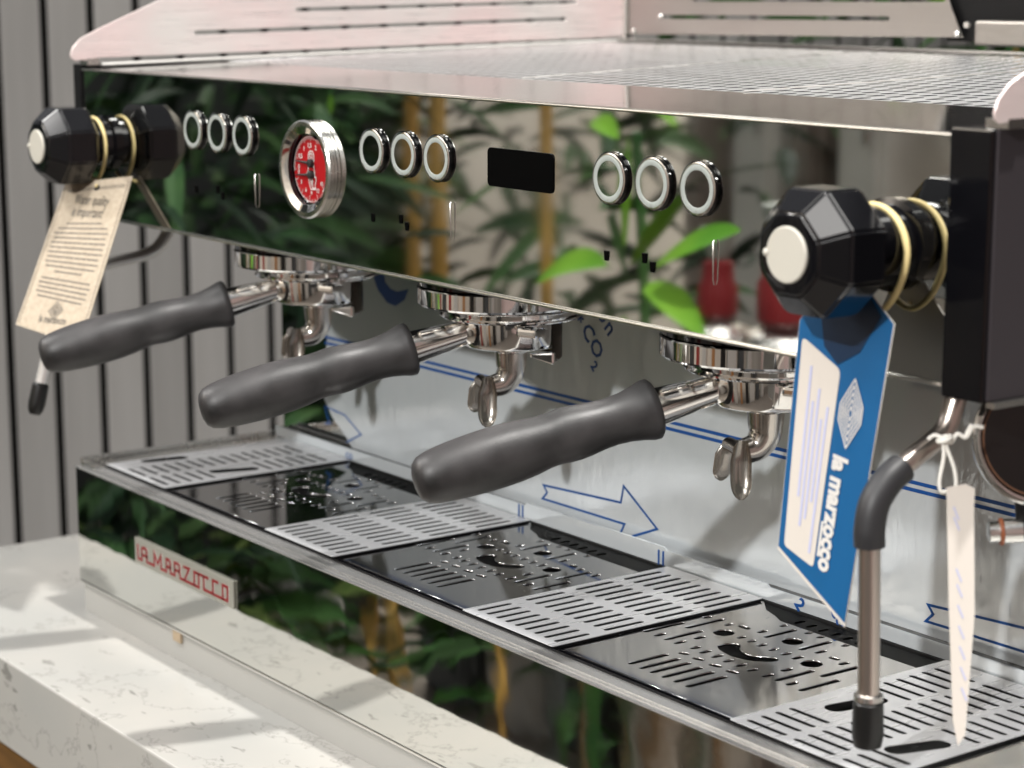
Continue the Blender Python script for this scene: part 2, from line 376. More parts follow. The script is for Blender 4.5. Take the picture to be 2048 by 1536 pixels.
lion = [[(-3, 9), (-2, 10.6), (0, 11.3), (2, 11), (3.4, 9.5), (3.6, 6), (3.2, 3), (3.8, 0), (4.2, -3), (4.4, -5), (5.6, -4.6), (5.8, -6.5), (4.8, -9), (4.6, -10.5), (5.2, -12.2), (-.5, -12.6), (-2.4, -9), (-3.2, -4), (-3.4, 0), (-3.9, 3), (-3, 5.4), (-3.2, 7.4), (-3, 9)],
        [(-1.6, 9), (0, 10), (1.6, 9), (1, 7.4), (2.2, 6), (.4, 5), (-1.6, 5.8), (-.6, 7.4), (-1.6, 9)], [(-2, 4.2), (-1, 2), (1, 3.4), (2.4, 2)], [(-1.4, -5), (0, -10), (1.2, -5.2)], [(1.6, -4.6), (1.4, -11.6), (4.2, -11.6)], [(-3.6, -1), (-5, -2.6), (-3.2, -3.6)]]
stroke('lion_emblem', [[(x*.00108, z*.00108) for x, z in L] for L in lion], .0007, GF, M['print'], ga, .0001)
for dz, w0 in ((.0042, .0), (-.0035, 0)):
    bm = bmesh.new(); lathe(bm, (gx+.0012, -.0010, gz+dz), (0, -1, 0), [(0, .0028), (.0024, .0028), (.0028, .0022)], 20)
    a = R_(178 if dz > 0 else 184); p = Vector((gx+.0012, -.0026, gz+dz)); q = p+Vector((math.cos(a), 0, math.sin(a)))*.0195
    tube(bm, [p, p.lerp(q, .5), q], [.0011, .0008, .0003], 6); o = fin('needle', bm, M['blackprint'], ga); shade_auto(o.data, 40)
# display, marks and thin upright steel bars on the panel
plate('display_window', rrect(.3065, .0640, .3703, .0868, .003), [], .0008, front(-.0004), M['display'], em)
for g in range(-1, 2):
    for (x, zz) in ((.1787, .0336), (.2115, .0356), (.2183, .0315)):
        x += g*.24
        plate('cup_mark', [(x-.0018, zz+.0027), (x+.0022, zz+.0027), (x+.0017, zz-.0027), (x-.0013, zz-.0027)], [], .0006, front(-.0003), M['display'], em)
    x = .2690+g*.24
    bm = bmesh.new(); tube(bm, [Vector((x, -.0010, .0510)), Vector((x, -.0018, .0500)), Vector((x, -.0016, .030)), Vector((x, -.0008, .0275))], [.0004, .0006, .0003, .0002], 8)
    o = fin('upright_bar', bm, M['edge'], em); shade_auto(o.data, 50)

# steam knobs
def knob(x, zz, e):
    a = (0, -1, 0)
    k = lat('steam_knob', (x, 0, zz), a, [(.0150+e, .0195), (.0215+e*1.3, .0300), (.0235+e*1.3, .0318), (.0455+e*1.2, .0318), (.0585+e, .0205), (.0590+e, .0150)], M['black'], em, 8, smooth=False, ph=.5)
    md = k.data; bm = bmesh.new(); bm.from_mesh(md); bmesh.ops.bevel(bm, geom=list(bm.edges), offset=.0012, segments=3, affect='EDGES'); bm.to_mesh(md); bm.free(); shade_auto(md, 18)
    lat('knob_neck', (x, 0, zz), a, [(0, .0225), (.003, .0225), (.004, .0195), (.0160+e, .0190)], M['black'], k)
    lat('knob_cap', (x, 0, zz), a, [(.0588+e, .0131), (.0598+e, .0131), (.0604+e, .0125)], M['white'], k)
    bm = bmesh.new(); bmesh.ops.create_uvsphere(bm, u_segments=12, v_segments=8, radius=.0022); o = fin('pointer', bm, M['white'], k); o.location = (x-.0128, -.0594-e, zz); shade_auto(o.data, 80)
    return k
knob(-.2070, .0582, 0); knob(.6335, .0612, .0090)

# steam wands
WX = -.215
wl = tub('steam_wand', [(WX, .065, .001), (WX, .0538, -.0168), (WX, .0376, -.0319), (WX, -.0001, -.0379), (WX, -.0350, -.0450), (WX, -.0445, -.0590), (WX, -.0544, -.1064), (WX, -.0642, -.1410)], .0050, M['wandl'], em)
lat('rubber_tip', (WX, -.0607, -.1280), (0, -.27, -1), [(0, .0052), (.002, .0066), (.017, .0068), (.022, .0060), (.0255, .004)], M['tiprub'], wl)
lat('ball_joint', (WX, .0555, -.002), (0, -.5, -1), [(-.004, .008), (0, .0095), (.006, .0098), (.011, .0075), (.013, .005)], M['chrome'], wl)
wr = tub('steam_wand', [(.66, .030, .005), (.66, .019, -.0105), (.66, .011, -.026), (.66, -.009, -.0360), (.66, -.026, -.0445), (.66, -.0350, -.0560), (.66, -.0367, -.0680), (.66, -.0352, -.11), (.66, -.0338, -.156)], .0052, M['wand'], em)
tub('rubber_grip', [(.66, -.0170, -.0400), (.66, -.026, -.0450), (.66, -.0343, -.0545), (.66, -.0369, -.0660), (.66, -.0366, -.0745)], .0074, M['grip'], wr)
lat('rubber_tip', (.66, -.0340, -.1500), (0, .02, -1), [(0, .0062), (.001, .0072), (.017, .0076), (.0225, .0066), (.0235, .0045)], M['tiprub'], wr)
lat('tip_collar', (.66, -.0341, -.1462), (0, .02, -1), [(0, .0052), (.0008, .0068), (.0034, .0070), (.0037, .0055)], M['edge'], wr)

# group heads
HD = Vector((-math.sin(R_(20)), -math.cos(R_(20)), 0))
for g in range(3):
    cx, cy = .24*g, .0665
    gh = lat('group_head', (cx, cy-.009, 0), (0, 0, -1), [(.0074, .0470), (.0075, .0533), (.0083, .0540), (.0180, .0540), (.0193, .0531), (.0197, .0460)], M['chrome'], em, 96)
    lat('gasket_ring', (cx, cy-.009, 0), (0, 0, -1), [(.0002, .0500), (.0020, .0534), (.0064, .0534), (.0073, .0500)], M['black'], gh, 72)
    lat('bell', (cx, cy-.006, 0), (0, 0, -1), [(.0190, .0440), (.0202, .0470), (.0212, .0472), (.0218, .0450)], M['chrome'], gh, 96)
    for s in (0, 1):
        bm = bmesh.new(); bx(bm, -.008, .008, -.005, .005, -.0205, -.0150, .0015); o = fin('bayonet_lug', bm, M['chrome'], gh)
        o.location = (cx+.046*(1-2*s), cy+.004, 0)

# cup tray and rails (one plane, rising slightly to the rear)
SL = .0232
def tz(y, o=0): return .1141+SL*y+o
TP = basis((0, 0, .1141), (1, 0, 0), (0, 1, SL))
plate('tray_strip', [(XL, .003), (XR, .003), (XR, .127), (XL, .127)], [], .0008, TP @ Matrix.Translation((0, 0, .0010)), M['strip'], em)
# perforated sheet, staggered holes 4.6 mm
def perforated(x0, x1, y0, y1, px, py, r, hl):
    bm = bmesh.new(); row = 0; yy = y0
    def F(*v): bm.faces.new(v)
    while yy+py <= y1+1e-6:
        xx = x0-(px/2 if row % 2 else 0)
        while xx < x1-1e-6:
            a0 = max(xx, x0); a1 = min(xx+px, x1)
            if a1-a0 > px*.95:
                cx, cy = xx+px/2, yy+py/2; q = r*.45
                H = [bm.verts.new((cx+a, cy+b, 0)) for a, b in ((r, -hl), (r, hl), (q, hl+r*.8), (-q, hl+r*.8), (-r, hl), (-r, -hl), (-q, -hl-r*.8), (q, -hl-r*.8))]
                V = [bm.verts.new((p[0], p[1], 0)) for p in ((a1, yy), (a1, yy+py), (a0, yy+py), (a0, yy))]
                F(V[0], V[1], H[1], H[0]); F(V[1], H[2], H[1]); F(V[1], V[2], H[3], H[2]); F(V[2], H[4], H[3])
                F(V[2], V[3], H[5], H[4]); F(V[3], H[6], H[5]); F(V[3], V[0], H[7], H[6]); F(V[0], H[0], H[7])
            elif a1-a0 > 1e-5:
                bm.faces.new([bm.verts.new(p) for p in ((a0, yy, 0), (a1, yy, 0), (a1, yy+py, 0), (a0, yy+py, 0))])
            xx += px
        yy += py; row += 1
    return bm
bm = perforated(-.236, .665, .1275, .5435, .0150, .0190, .0033, .0036)
bm.transform(TP @ Matrix.Translation((0, 0, .0012))); o = fin('perforated_tray', bm, M['tray'], em); o['kind'] = 'stuff'
plate('tray_border', [(XL, .5435), (XR, .5435), (XR, .556), (XL, .556)], [], .003, TP @ Matrix.Translation((0, 0, .0022)), M['edge'], em)
plate('tray_border', [(XL, .1275), (-.2365, .1275), (-.2365, .543), (XL, .543)], [], .001, TP @ Matrix.Translation((0, 0, .0014)), M['tray'], em)
for (a, b) in (((.3887, .1275), (.3844, .5430)), ((.1685, .1275), (.0983, .5430))):
    d = Vector(b)-Vector(a); u = Vector((d.y, -d.x)).normalized()*.00035
    plate('tray_seam', [tuple(Vector(a)-u), tuple(Vector(a)+u), tuple(Vector(b)+u), tuple(Vector(b)-u)], [], .0006, TP @ Matrix.Translation((0, 0, .0020)), M['print'], em)  # white colour paints the light caught by the steel seam edges
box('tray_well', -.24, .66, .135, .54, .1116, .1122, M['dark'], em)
# side rails: profile in the (y, z) plane
def rail_outline():
    return [(-.0050, .1215), (-.0082, .1235), (-.0088, .1262), (-.0066, .1318), (.0000, .1385), (.0150, .1455), (.0758, .1705), (.13, .1945), (.56, .205), (.556, .1322), (.012, .1233)]
def hslot(y0, y1, z0, z1, r):
    return slot_pts(y0, z0, y1, z1, r, 3)
rs = [hslot(.103, .488, .1418, .1492, .0020), hslot(.2000, .50, .1598, .1650, .0019), hslot(.29, .51, .1778, .181, .0019)]
for nm, xx in (('cup_rail', -.2505), ('cup_rail', .6995)):
    rl = plate(nm, rail_outline(), rs, .0009, basis((xx, 0, 0), (0, 1, 0), (0, 0, 1)), M['brush_y'], em, .0002)
    s = 1 if xx < 0 else -1
    box('rail_foot', xx-.001, xx+.012*s if s > 0 else xx+.001, -.0, .0105, .1180, .1232, M['edge'], rl) if s > 0 else box('rail_foot', xx-.012, xx+.001, 0, .0105, .1188, .1232, M['edge'], rl)
tub('rail_rim', [(-.243, .014, tz(.014, .0036)), (-.243, .28, tz(.28, .0030)), (-.243, .556, tz(.556, .0018))], .0014, M['print'], em, n=3, seg=8)  # white colour paints the lit edge of the tray rim
tub('corner_post', [(-.2475, .5575, .124), (-.2475, .5575, .205)], .0022, M['edge'], em, n=0, seg=10)
br = plate('rear_cup_rail', [(-.246, .1345), (.171, .1400), (.157, .165), (.140, .205), (-.246, .205)],
           [slot_pts(-.194, .1512, .090, .1535, .0019), slot_pts(-.152, .1672, .150, .1692, .0019), slot_pts(-.12, .184, .13, .186, .0019)], .0009,
           basis((0, .5600, 0), (1, 0, 0), (0, 0, 1)), M['brush_x'], em, .0002)
for p in ((-.196, .1512), (-.235, .1375), (.1665, .1425), (-.236, .1290)):
    lat('rail_screw', (p[0], .5585, p[1]), (0, -1, 0), [(0, .0028), (.0016, .0026), (.0024, .0014)], M['edge'], br, 14)
bxr = box('rear_black_cover', .150, .60, .566, .58, .1365, .26, M['blackmat'], em)
hb = box('hinge_bracket', .196, .30, .545, .5655, .134, .1535, M['brush_x'], bxr, .002)
lat('hinge_screw', (.190, .5440, .150), (0, -1, 0), [(0, .0028), (.002, .0024)], M['edge'], bxr, 12)

# ---- lower half: splash plate, film, drip tray
box('back_splash', -.200, .689, .150, .154, -.190, .0005, M['mirror'], em)
box('lower_body', -.198, .688, .1545, .54, -.286, .0003, M['blackmat'], em)
fm = plate('protective_film', [(-.135, -.0005), (-.1255, -.10), (-.1330, -.150), (-.1200, -.165), (-.0990, -.178), (-.088, -.1868), (.686, -.1868), (.686, -.0005)], [], .0005, front(.1490), M['film'], em)
FF = front(.1486)
def fs(nm, lines, wd, m=None): return stroke(nm, [[(x*.001, z*.001) for x, z in L] for L in lines], wd, FF, m or M['blueprint'], fm, .00012)
fs('blue_line', [[(-128, -100.2), (686, -97.5)], [(-128, -105.0), (686, -101.8)]], .0022)
arr = [(165.7, -167.2), (252, -162.6), (254.8, -150.6), (290.1, -173.0), (257, -186.6), (250.5, -186.4), (256.2, -176.7), (164.5, -177.2), (169.8, -171.8), (165.7, -167.2)]
for k, dx in enumerate((0, 364)): fs('arrow_print', [[(x+dx, z) for x, z in arr if x+dx < 684]] if k else [arr], .0016)
fs('arrow_print', [[(-131, -158.1), (-123.5, -171.5), (-130, -172.3)], [(-131, -158.1), (-100.1, -160.4), (-75.6, -172.4), (-97, -182)]], .0013)
pts = [(-56.4, -30), (-56, -41), (-48, -52.6), (-35.3, -60.9), (-23.4, -62.2), (-10.7, -56), (-5.1, -46.8), (-21.1, -50.6), (-30, -49.5), (-38, -45), (-40, -30)]
plate('large_letter', [(x*.001, z*.001) for x, z in pts], [], .0002, FF, M['darkblue'], fm)
def ft(s, x, z, size, ang, m=None):
    text('film_lettering', s, size, FF @ Matrix.Translation((x, z, 0)) @ Matrix.Rotation(R_(ang), 4, 'Z'), m or M['darkblue'], fm, .00008, bold=.00025)
ft('C', .2150, -.0515, .0168, -48); ft('O', .2240, -.0612, .0168, -48); ft('2', .2219, -.0735, .0105, -48)
ft('n', .2385, -.0450, .0170, -48); ft('o', .2312, -.0372, .0170, -48); ft('*', .2041, -.0440, .0170, -48)
# drip tray
YF, ZD = -.0405, -.195
tf = box('tray_front', -.2007, .689, YF, YF+.003, -.288, -.1965, M['trayfront'], em)
bm = bmesh.new()
bx(bm, -.2015, .690, YF-.0012, YF+.004, -.1963, ZD, .0008); fin('tray_lip', bm, M['rim'], tf)
box('tray_top_rim', -.1755, .6615, YF+.0041, -.0272, -.1962, -.1934, M['rim'], tf)
bm = bmesh.new(); bx(bm, -.2010, .6892, YF-.0006, YF+.002, -.2905, -.2882, .0007); fin('bottom_edge', bm, M['edge'], tf)
box('counter_infill', -.1985, .687, -.0378, -.0340, -.3143, -.2886, M['counter_infill'], tf)  # added strip over the dark gap, coloured as shaded counter
box('front_foot', -.0420, -.0300, -.0405, -.0380, -.2990, -.2906, M['kraftfoot'], tf, .0005)
box('tray_basin', -.2005, .689, YF+.0031, .149, -.222, -.215, M['dark'], tf)
box('basin_front_wall', -.1990, .688, -.0271, -.0262, -.214, -.1922, M['blackmat'], tf)
box('basin_rear_wall', -.199, .688, .1380, .1495, -.214, -.1925, M['dark'], tf)
bm = bmesh.new(); bx(bm, -.2007, -.1760, YF+.0042, .1395, -.1961, -.1925, .0006); fin('tray_end_rim', bm, M['satin'], tf)
bm = bmesh.new(); bx(bm, -.2007, -.1985, YF+.0042, .1395, -.1924, -.1885, .0006); fin('tray_end_flange', bm, M['satin'], tf)
bm = bmesh.new(); bx(bm, .6620, .6892, YF+.0042, .1395, -.1961, -.1932, .0006); fin('tray_end_rim', bm, M['satin'], tf)
box('tray_side', -.2004, -.1990, YF+.0031, .5, -.288, -.1965, M['trayfront'], tf)
# ledge behind the grates: film-covered riser with notches
def ledge():
    o = [(-.195, -.1920), (.688, -.1920), (.688, -.1835), (.4095, -.1835), (.4065, -.1815), (.3120, -.1815), (.3090, -.1797), (.1600, -.1797), (.1570, -.1818), (-.195, -.1835)]
    return o
lg = plate('rear_ledge', ledge(), [], .001, front(.1392), M['film'], tf)
box('ledge_top', -.195, .688, .1400, .1485, -.1865, -.1852, M['dark'], tf)
for xx in (.1500, .1545, .3040, .3085): 
    s = stroke('blue_line', [[(xx, -.1915), (xx, -.1832)]], .0016, front(.1385), M['blueprint'], lg, .0002)
text('film_lettering', 'co', .011, basis((-.078, .1384, -.1880), (1, 0, 0), (0, 0, 1)), M['blueprint'], lg, .00008)
text('film_lettering', '2', .012, basis((.436, .1384, -.1880), (1, 0, 0), (0, 0, 1)) @ Matrix.Rotation(R_(-48), 4, 'Z'), M['blueprint'], lg, .00008, bold=.0004)
text('film_lettering', 'CO', .009, basis((.468, .1384, -.1885), (1, 0, 0), (0, 0, 1)) @ Matrix.Rotation(R_(-48), 4, 'Z'), M['blueprint'], lg, .00008, bold=.0003)

# grates with slots across (between the cup rests)
GA, GW = .0749, .0903
def cross_grate(x0):
    h = []
    for i in range(9):
        xx = .0072+i*.00955
        for a, b in ((-.0180, .0040), (.0185, .0450), (.0575, .0840), (.0965, .1235)): h.append(slot_pts(xx, a, xx, b, .0019))
    return h
gr = plate('slotted_grate', rrect(0, -.0265, GW, .1370, .0012), cross_grate(0), .0004, flat(-.1912) @ Matrix.Translation((GA, 0, 0)), M['grate'], em)
g2 = gr.copy(); C.objects.link(g2); g2.location = (.24, 0, 0)
sk = stroke('folded_edge', [[(GA+GW-.0012, -.0250), (GA+GW-.0012, .1350)]], .0018, flat(-.1938), M['blackmat'], gr, .0020)
s2 = sk.copy(); C.objects.link(s2); s2.parent = g2
# end grates: slots run along the machine, oval finger holes
def end_grate(x0, x1, ovals, cols, nm='slotted_grate'):
    h = [slot_pts(*o, .0062, 8) for o in ovals]
    for (a, b) in cols:
        yy = -.0195
        while yy < .130:
            if not any(min(o[0], o[2])-.0105 < (b) and max(o[0], o[2])+.0105 > a and min(o[1], o[3])-.0095 < yy < max(o[1], o[3])+.0095 for o in ovals):
                h.append(slot_pts(a+.0016, yy, b-.0016, yy, .0019))
            yy += .0100
    return plate(nm, rrect(x0, -.0265, x1, .1370, .0012), h, .0004, flat(-.1912), M['grate'], em)
eg = end_grate(.5555, .6610, [(.576, .030, .580, .056), (.638, .010, .645, .033)], [(.5620, .5905), (.5965, .6250), (.6310, .6560)])
eg = end_grate(-.1750, -.0750, [(-.166, .006, -.161, .032), (-.101, .032, -.093, .058)], [(-.1490, -.1200), (-.1130, -.0830)])
# polished cup rests with cut drain pattern
RS = [(-44, 1, 31), (-34, 1, 31), (-25, 1, 31), (-15, 1, 31), (-5, 1, 31), (5, 1, 31), (-85, 46, 78), (-75, 46, 55), (-66, 46, 76), (-57, 46, 55), (-57, 61, 70), (-44, 47, 55), (-35, 46, 55), (-25, 46, 55), (-15, 46, 54), (-5, 46, 55), (5, 46, 54), (17, 46, 55), (-85, 92, 100), (-76, 71, 102), (-66, 93, 100), (-44, 99, 107), (-35, 96, 128), (-45, 118, 128), (-26, 120, 129), (-16, 120, 128), (-6, 96, 128), (4, 120, 128), (4, 99, 108), (-43, 82, 89), (-34, 82, 89), (-25, 81, 89), (-15, 81, 89), (-5, 81, 89), (4, 81, 90), (27, 95, 103), (36, 72, 102), (44, 94, 103), (16, 61, 70), (26, 47, 77), (35, 47, 56), (46, 46, 77)]
RX = [(-43, 38, -37, 39), (-31, 38, -24, 39), (-17, 38, -9, 39), (-3, 38, 5, 39), (14, 101, 21, 101), (-61, 100, -52, 100)]
hol = []
for x, a, b in RS:
    if b-9 > 113: b = 122
    r = .0022; x += 15; a -= 9; b -= 9; hol.append(slot_pts(x*.001, a*.001+r, x*.001, max(b*.001-r, a*.001+r+.002), r))
for x0, a, x1, b in [(p+15, q-9, u+15, v-9) for p, q, u, v in RX]: hol.append(slot_pts(x0*.001+.0015, a*.001, x1*.001-.0015, b*.001, .0021))
for ex, ey in ((-40.6, 74.1), (-4.5, 95), (31.5, 75.1)): hol.append(circ(ex*.001, ey*.001, .0064, 28))
sm = [(-40, 64), (-40, 71), (-37, 75), (-33, 76), (-30, 73.5), (-27, 70), (-22, 67.5), (-17, 67), (-12, 69), (-8, 73), (-4, 75.5), (-.5, 75.5), (1.5, 73), (1, 69), (-2, 65), (-7, 61), (-13, 58.5), (-20, 57.3), (-27, 58), (-34, 60)]
hol.append([((x+15)*.001, (z-9.3)*.001) for x, z in sm])
rp = plate('cup_rest', [(-.0745, -.0205), (.0745, -.0205), (.0745, .1170), (-.0380, .1170), (-.0470, .1215), (-.0600, .1260), (-.0745, .1375)], hol, .0009, flat(-.1936), M['recess'], em, .00028)
rp.location = (.0, 0, 0)
rc_ = plate('rear_reflection_strip', [(-.0740, .1374), (-.0600, .1264), (-.0470, .1219), (-.0380, .1174), (.0745, .1174), (.0745, .1376)], [slot_pts(i*.001, .1240, i*.001, .1290, .0017) for i in range(-31, 21, 10)], .0010, flat(-.1942), M['display'], rp)  # black colour stands in for the gap and dark reflection behind the plate
fe = box('folded_edge', -.0742, .0742, -.0222, -.0206, -.2040, -.1930, M['black'], rp, .0006)
for g in (1, 2):
    r2 = rp.copy(); C.objects.link(r2); r2.location = (.24*g, 0, 0)
    f2 = fe.copy(); C.objects.link(f2); f2.parent = r2
    f3 = rc_.copy(); C.objects.link(f3); f3.parent = r2
# legs
for (lx, ly) in ((-.02, .02), (.56, .02), (-.15, .45), (.62, .45)):
    lat('leg', (lx, ly, -.2855), (0, 0, -1), [(0, .012), (.02, .012), (.022, .0145), (.0288, .0145)], M['satin'] , em, 24)
# badge
bd_ = box('badge', -.0965, .0565, -.0423, YF-.0001, -.2512, -.2308, M['badge'], em, .0006)
BL = [[(-90.5, -236), (-89.9, -246.4), (-84, -246.4), (-84, -238), (-82, -236.3), (-77, -236.3), (-75.7, -238), (-75.7, -246.2), (-63.5, -246.2), (-63.5, -236.3), (-58, -243.5), (-52.6, -236.3), (-52.6, -246.2), (-44, -246.2), (-44, -236.6), (-38.5, -236.6), (-37.5, -238), (-37.5, -246.2), (-30.7, -246.2), (-30.7, -236.4), (-24, -236.4), (-22.9, -238), (-22.9, -240.8), (-24.5, -241.8), (-23, -243), (-22, -246.5), (-.4, -246.5), (-.4, -236.6), (21.1, -236.6)],
      [(-84, -242), (-75.7, -242)], [(-44, -242), (-37.5, -242)], [(-30.7, -241.8), (-24.5, -241.8)], [(-16.1, -236.4), (-7.8, -236.2), (-15.7, -246.3)], [(6.6, -236.6), (6.6, -246.6), (-.4, -246.6)],
      [(14.1, -236.6), (14.1, -246.4), (27.8, -246.4), (27.8, -236.4), (35.4, -236.4)], [(27.8, -246.6), (42.2, -246.6), (42.2, -236.4), (49.2, -236.4), (49.2, -246.6), (42.2, -246.6)]]
BS = [[(x*.001, z*.001) for x, z in L] for L in BL]
stroke('lettering_glint', BS, .0022, front(-.0423) @ Matrix.Translation((.0003, -.0002, 0)), M['print'], bd_, .0002)  # white offset copy paints highlights along the red strokes
stroke('lettering', BS, .00195, front(-.0425), M['badgered'], bd_, .0004)
# round fitting at the right
gc = Vector((.6855, .0508, -.0301))-rt*.0005; gn = (-fw).normalized()
sg = lat('sight_glass', gc, gn, [(-.012, .030), (-.002, .0325), (.001, .0325), (.002, .0310), (.0022, .0292), (.001, .0285)], M['chrome'], em, 64, cap=False)
lat('glass_disc', gc, gn, [(-.010, .0287), (.0006, .0287)], M['glassdark'], sg, 64)
lat('copper_ring', gc, gn, [(.0007, .0278), (.0013, .0277), (.0013, .0270), (.0007, .0269)], M['copper'], sg, 64, cap=False)
lat('bracket', gc+Vector((0, 0, -.030)), (0, 0, -1), [(0, .011), (.010, .010), (.018, .0075)], M['blackmat'], sg, 20)
nz = lat('drain_nozzle', Vector((.6835, .0420, -.0744)), Vector((-.5, -.62, -.05)), [(0, .0060), (.010, .0060), (.0105, .0050), (.0155, .0050), (.016, .0035)], M['satin'], sg, 24)
lat('orange_seal', Vector((.6835, .0420, -.0744))+Vector((-.5, -.62, -.05)).normalized()*.0088, Vector((-.5, -.62, -.05)), [(0, .0062), (.0004, .0067), (.0015, .0067), (.0019, .0062)], M['orange'], sg, 24)

# ------------------------------------------------------------------ portafilters
def portafilter():
    r = empty('portafilter')
    V = Vector; side = V((-HD.y, HD.x, 0)); O = V((0, 0, 0))
    b = lat('filter_holder', O, (0, 0, -1), [(.0172, .0455), (.0178, .0468), (.0190, .0470), (.0200, .0455), (.0222, .0452), (.0236, .0464), (.0246, .0464), (.0256, .0450), (.0262, .0350), (.0275, .0328), (.0412, .0326), (.0438, .0316), (.0450, .0290), (.0457, .0150), (.0460, .0108)], M['chrome'], r, 96)
    for s in (1, -1):
        bm = bmesh.new(); bx(bm, -.0075, .0075, -.0065, .0065, -.0028, .0028, .0018); o = fin('locking_ear', bm, M['chrome'], b)
        o.matrix_local = Matrix.Translation((s*side*.0445)+V((0, 0, -.0300))) @ Matrix.Rotation(R_(20), 4, 'Z')
    # neck and handle
    ax = (HD+V((0, 0, -.243))).normalized(); st = HD*.0305+V((0, 0, -.0355))
    nk = lat('neck', st, ax, [(-.004, .0080), (.002, .0084), (.008, .0088), (.018, .0096), (.038, .0112)], M['neck'], r, 40)
    hs = st+ax*.0362
    prof = [(0, .0120), (.0004, .0158), (.0018, .0172), (.005, .0170), (.011, .0153), (.018, .0139), (.026, .0133), (.034, .0136), (.042, .0142), (.048, .0146), (.054, .0149), (.060, .0148), (.066, .0151), (.074, .0160), (.084, .0168), (.094, .0170), (.104, .0168), (.114, .0163), (.123, .0155), (.130, .0145), (.1355, .0128), (.1385, .0100), (.1398, .0060), (.1402, .001)]
    bm = bmesh.new(); lathe(bm, hs, ax, prof, 56)
    dn = (V((0, 0, -1))-ax*ax.dot(V((0, 0, -1)))).normalized()
    for v in bm.verts:
        t = (v.co-hs).dot(ax); ra = (v.co-hs-ax*t)
        k = ra.dot(dn)
        # finger swells under the handle and on top
        if k > 0: v.co += dn*(k/.016)*(.0008*math.exp(-((t-.046)/.009)**2)-.0008*math.exp(-((t-.062)/.009)**2))
        else: v.co -= dn*(-k/.016)*(.0010*math.exp(-((t-.052)/.012)**2)-.0005*math.exp(-((t-.068)/.010)**2))
        v.co += side*(ra.dot(side)/.016)*-.0008
    o = fin('handle', bm, M['rubber'], r); shade_auto(o.data, 60)
    # spout
    z0 = -.0450
    bm = bmesh.new()
    P = catmull([(0, 0, z0), (0, 0, z0-.010), V((0, 0, z0-.018))+HD*.0005, V((0, 0, z0-.0245))+HD*.0050, V((0, 0, z0-.0265))+HD*.0120, V((0, 0, z0-.0262))+HD*.0175], 5)
    n = len(P); tube(bm, P, [.0112-.0050*(i/(n-1)) for i in range(n)], 28); sp_ = fin('spout', bm, M['spout'], r); shade_auto(sp_.data, 50)
    lat('spout_nut', (0, 0, z0+.0005), (0, 0, -1), [(0, .0112), (.0008, .0116), (.0042, .0114), (.005, .0106)], M['chrome'], sp_, 40)
    e = V((0, 0, z0-.0250))+HD*.0185
    bm = bmesh.new()
    tube(bm, catmull([e-side*.0085+V((0, 0, .0008)), e+V((0, 0, .0010)), e+side*.0075+V((0, 0, .0008))], 5), .0042, 18); o = fin('spout_cross', bm, M['spout'], sp_); shade_auto(o.data, 50)
    for s in (1, -1):
        bm = bmesh.new(); N = 16; K = 12; rows = []; Ls = .0315 if s > 0 else .0240
        for i in range(N+1):
            t = i/N; cz = e+side*(s*.0105+(.0065*t*t if s > 0 else -.0025*t))+V((0, 0, (.0062 if s > 0 else .0030)-Ls*t))+HD*(.0022*t)
            wd = .0064*math.sqrt(max(.03, 1-max(0, (t-.68)/.32)**2))*(.55+.45*min(1, t*3.2))
            if s < 0: wd *= .95*math.sqrt(max(.1, 1-max(0, (.35-t)/.35)**2))
            row = []
            for k in range(K+1):
                a = (PI*(k/K)-PI/2)*.92
                row.append(bm.verts.new(cz+HD*(math.sin(a)*wd)+side*((.30-math.cos(a))*wd*(.75 if s > 0 else -.4))))
            rows.append(row)
        for A, B in zip(rows, rows[1:]):
            for k in range(K): bm.faces.new((A[k], A[k+1], B[k+1], B[k]))
        bmesh.ops.solidify(bm, geom=bm.faces[:], thickness=.0011)
        o = fin('spout_channel', bm, M['spout'], sp_); shade_auto(o.data, 50)
    bm = bmesh.new(); seg = 20; a0 = math.atan2(rt.y, rt.x); rows = []
    for z in (-.0285, -.0520, -.0535):
        rows.append([bm.verts.new((math.cos(a0+R_(-38+118*k/seg))*(.0331 if z > -.053 else .0318), math.sin(a0+R_(-38+118*k/seg))*(.0331 if z > -.053 else .0318), z)) for k in range(seg+1)])
    for A, B in zip(rows, rows[1:]):
        for k in range(seg): bm.faces.new((A[k], A[k+1], B[k+1], B[k]))
    bmesh.ops.solidify(bm, geom=bm.faces[:], thickness=.002)
    o = fin('rear_skirt', bm, M['darksteel'], r); shade_auto(o.data, 40)
    bm = bmesh.new(); bx(bm, -.008, .008, -.0025, .0025, -.0026, .0026, .0015)
    for v in bm.verts:
        if v.co.x > 0 and v.co.z < 0: v.co.z -= .003
        if v.co.x < -.005: v.co.z *= .5
    o = fin('lug', bm, M['chrome'], r); f2 = Vector((fw.x, fw.y, 0)).normalized()
    o.matrix_local = Matrix.Translation(rt*.0200-f2*.0245+V((0, 0, -.0478))) @ Matrix.Rotation(a0-R_(12), 4, 'Z')
    return r
pf = portafilter(); pf.location = (0, .0655, -.0027)
PFL = ['left portafilter with black handle whose end covers the kraft tag corner', 'middle portafilter with black handle, hanging between the other two', 'right portafilter with black handle, nearest, its spout beside the blue tag']
tag(pf, PFL[0], 'portafilter', 'portafilters locked into the group heads')
for g in (1, 2):
    c = tree_copy(pf); c.location = (.24*g, .0655, -.0027); tag(c, PFL[g], 'portafilter', 'portafilters locked into the group heads')

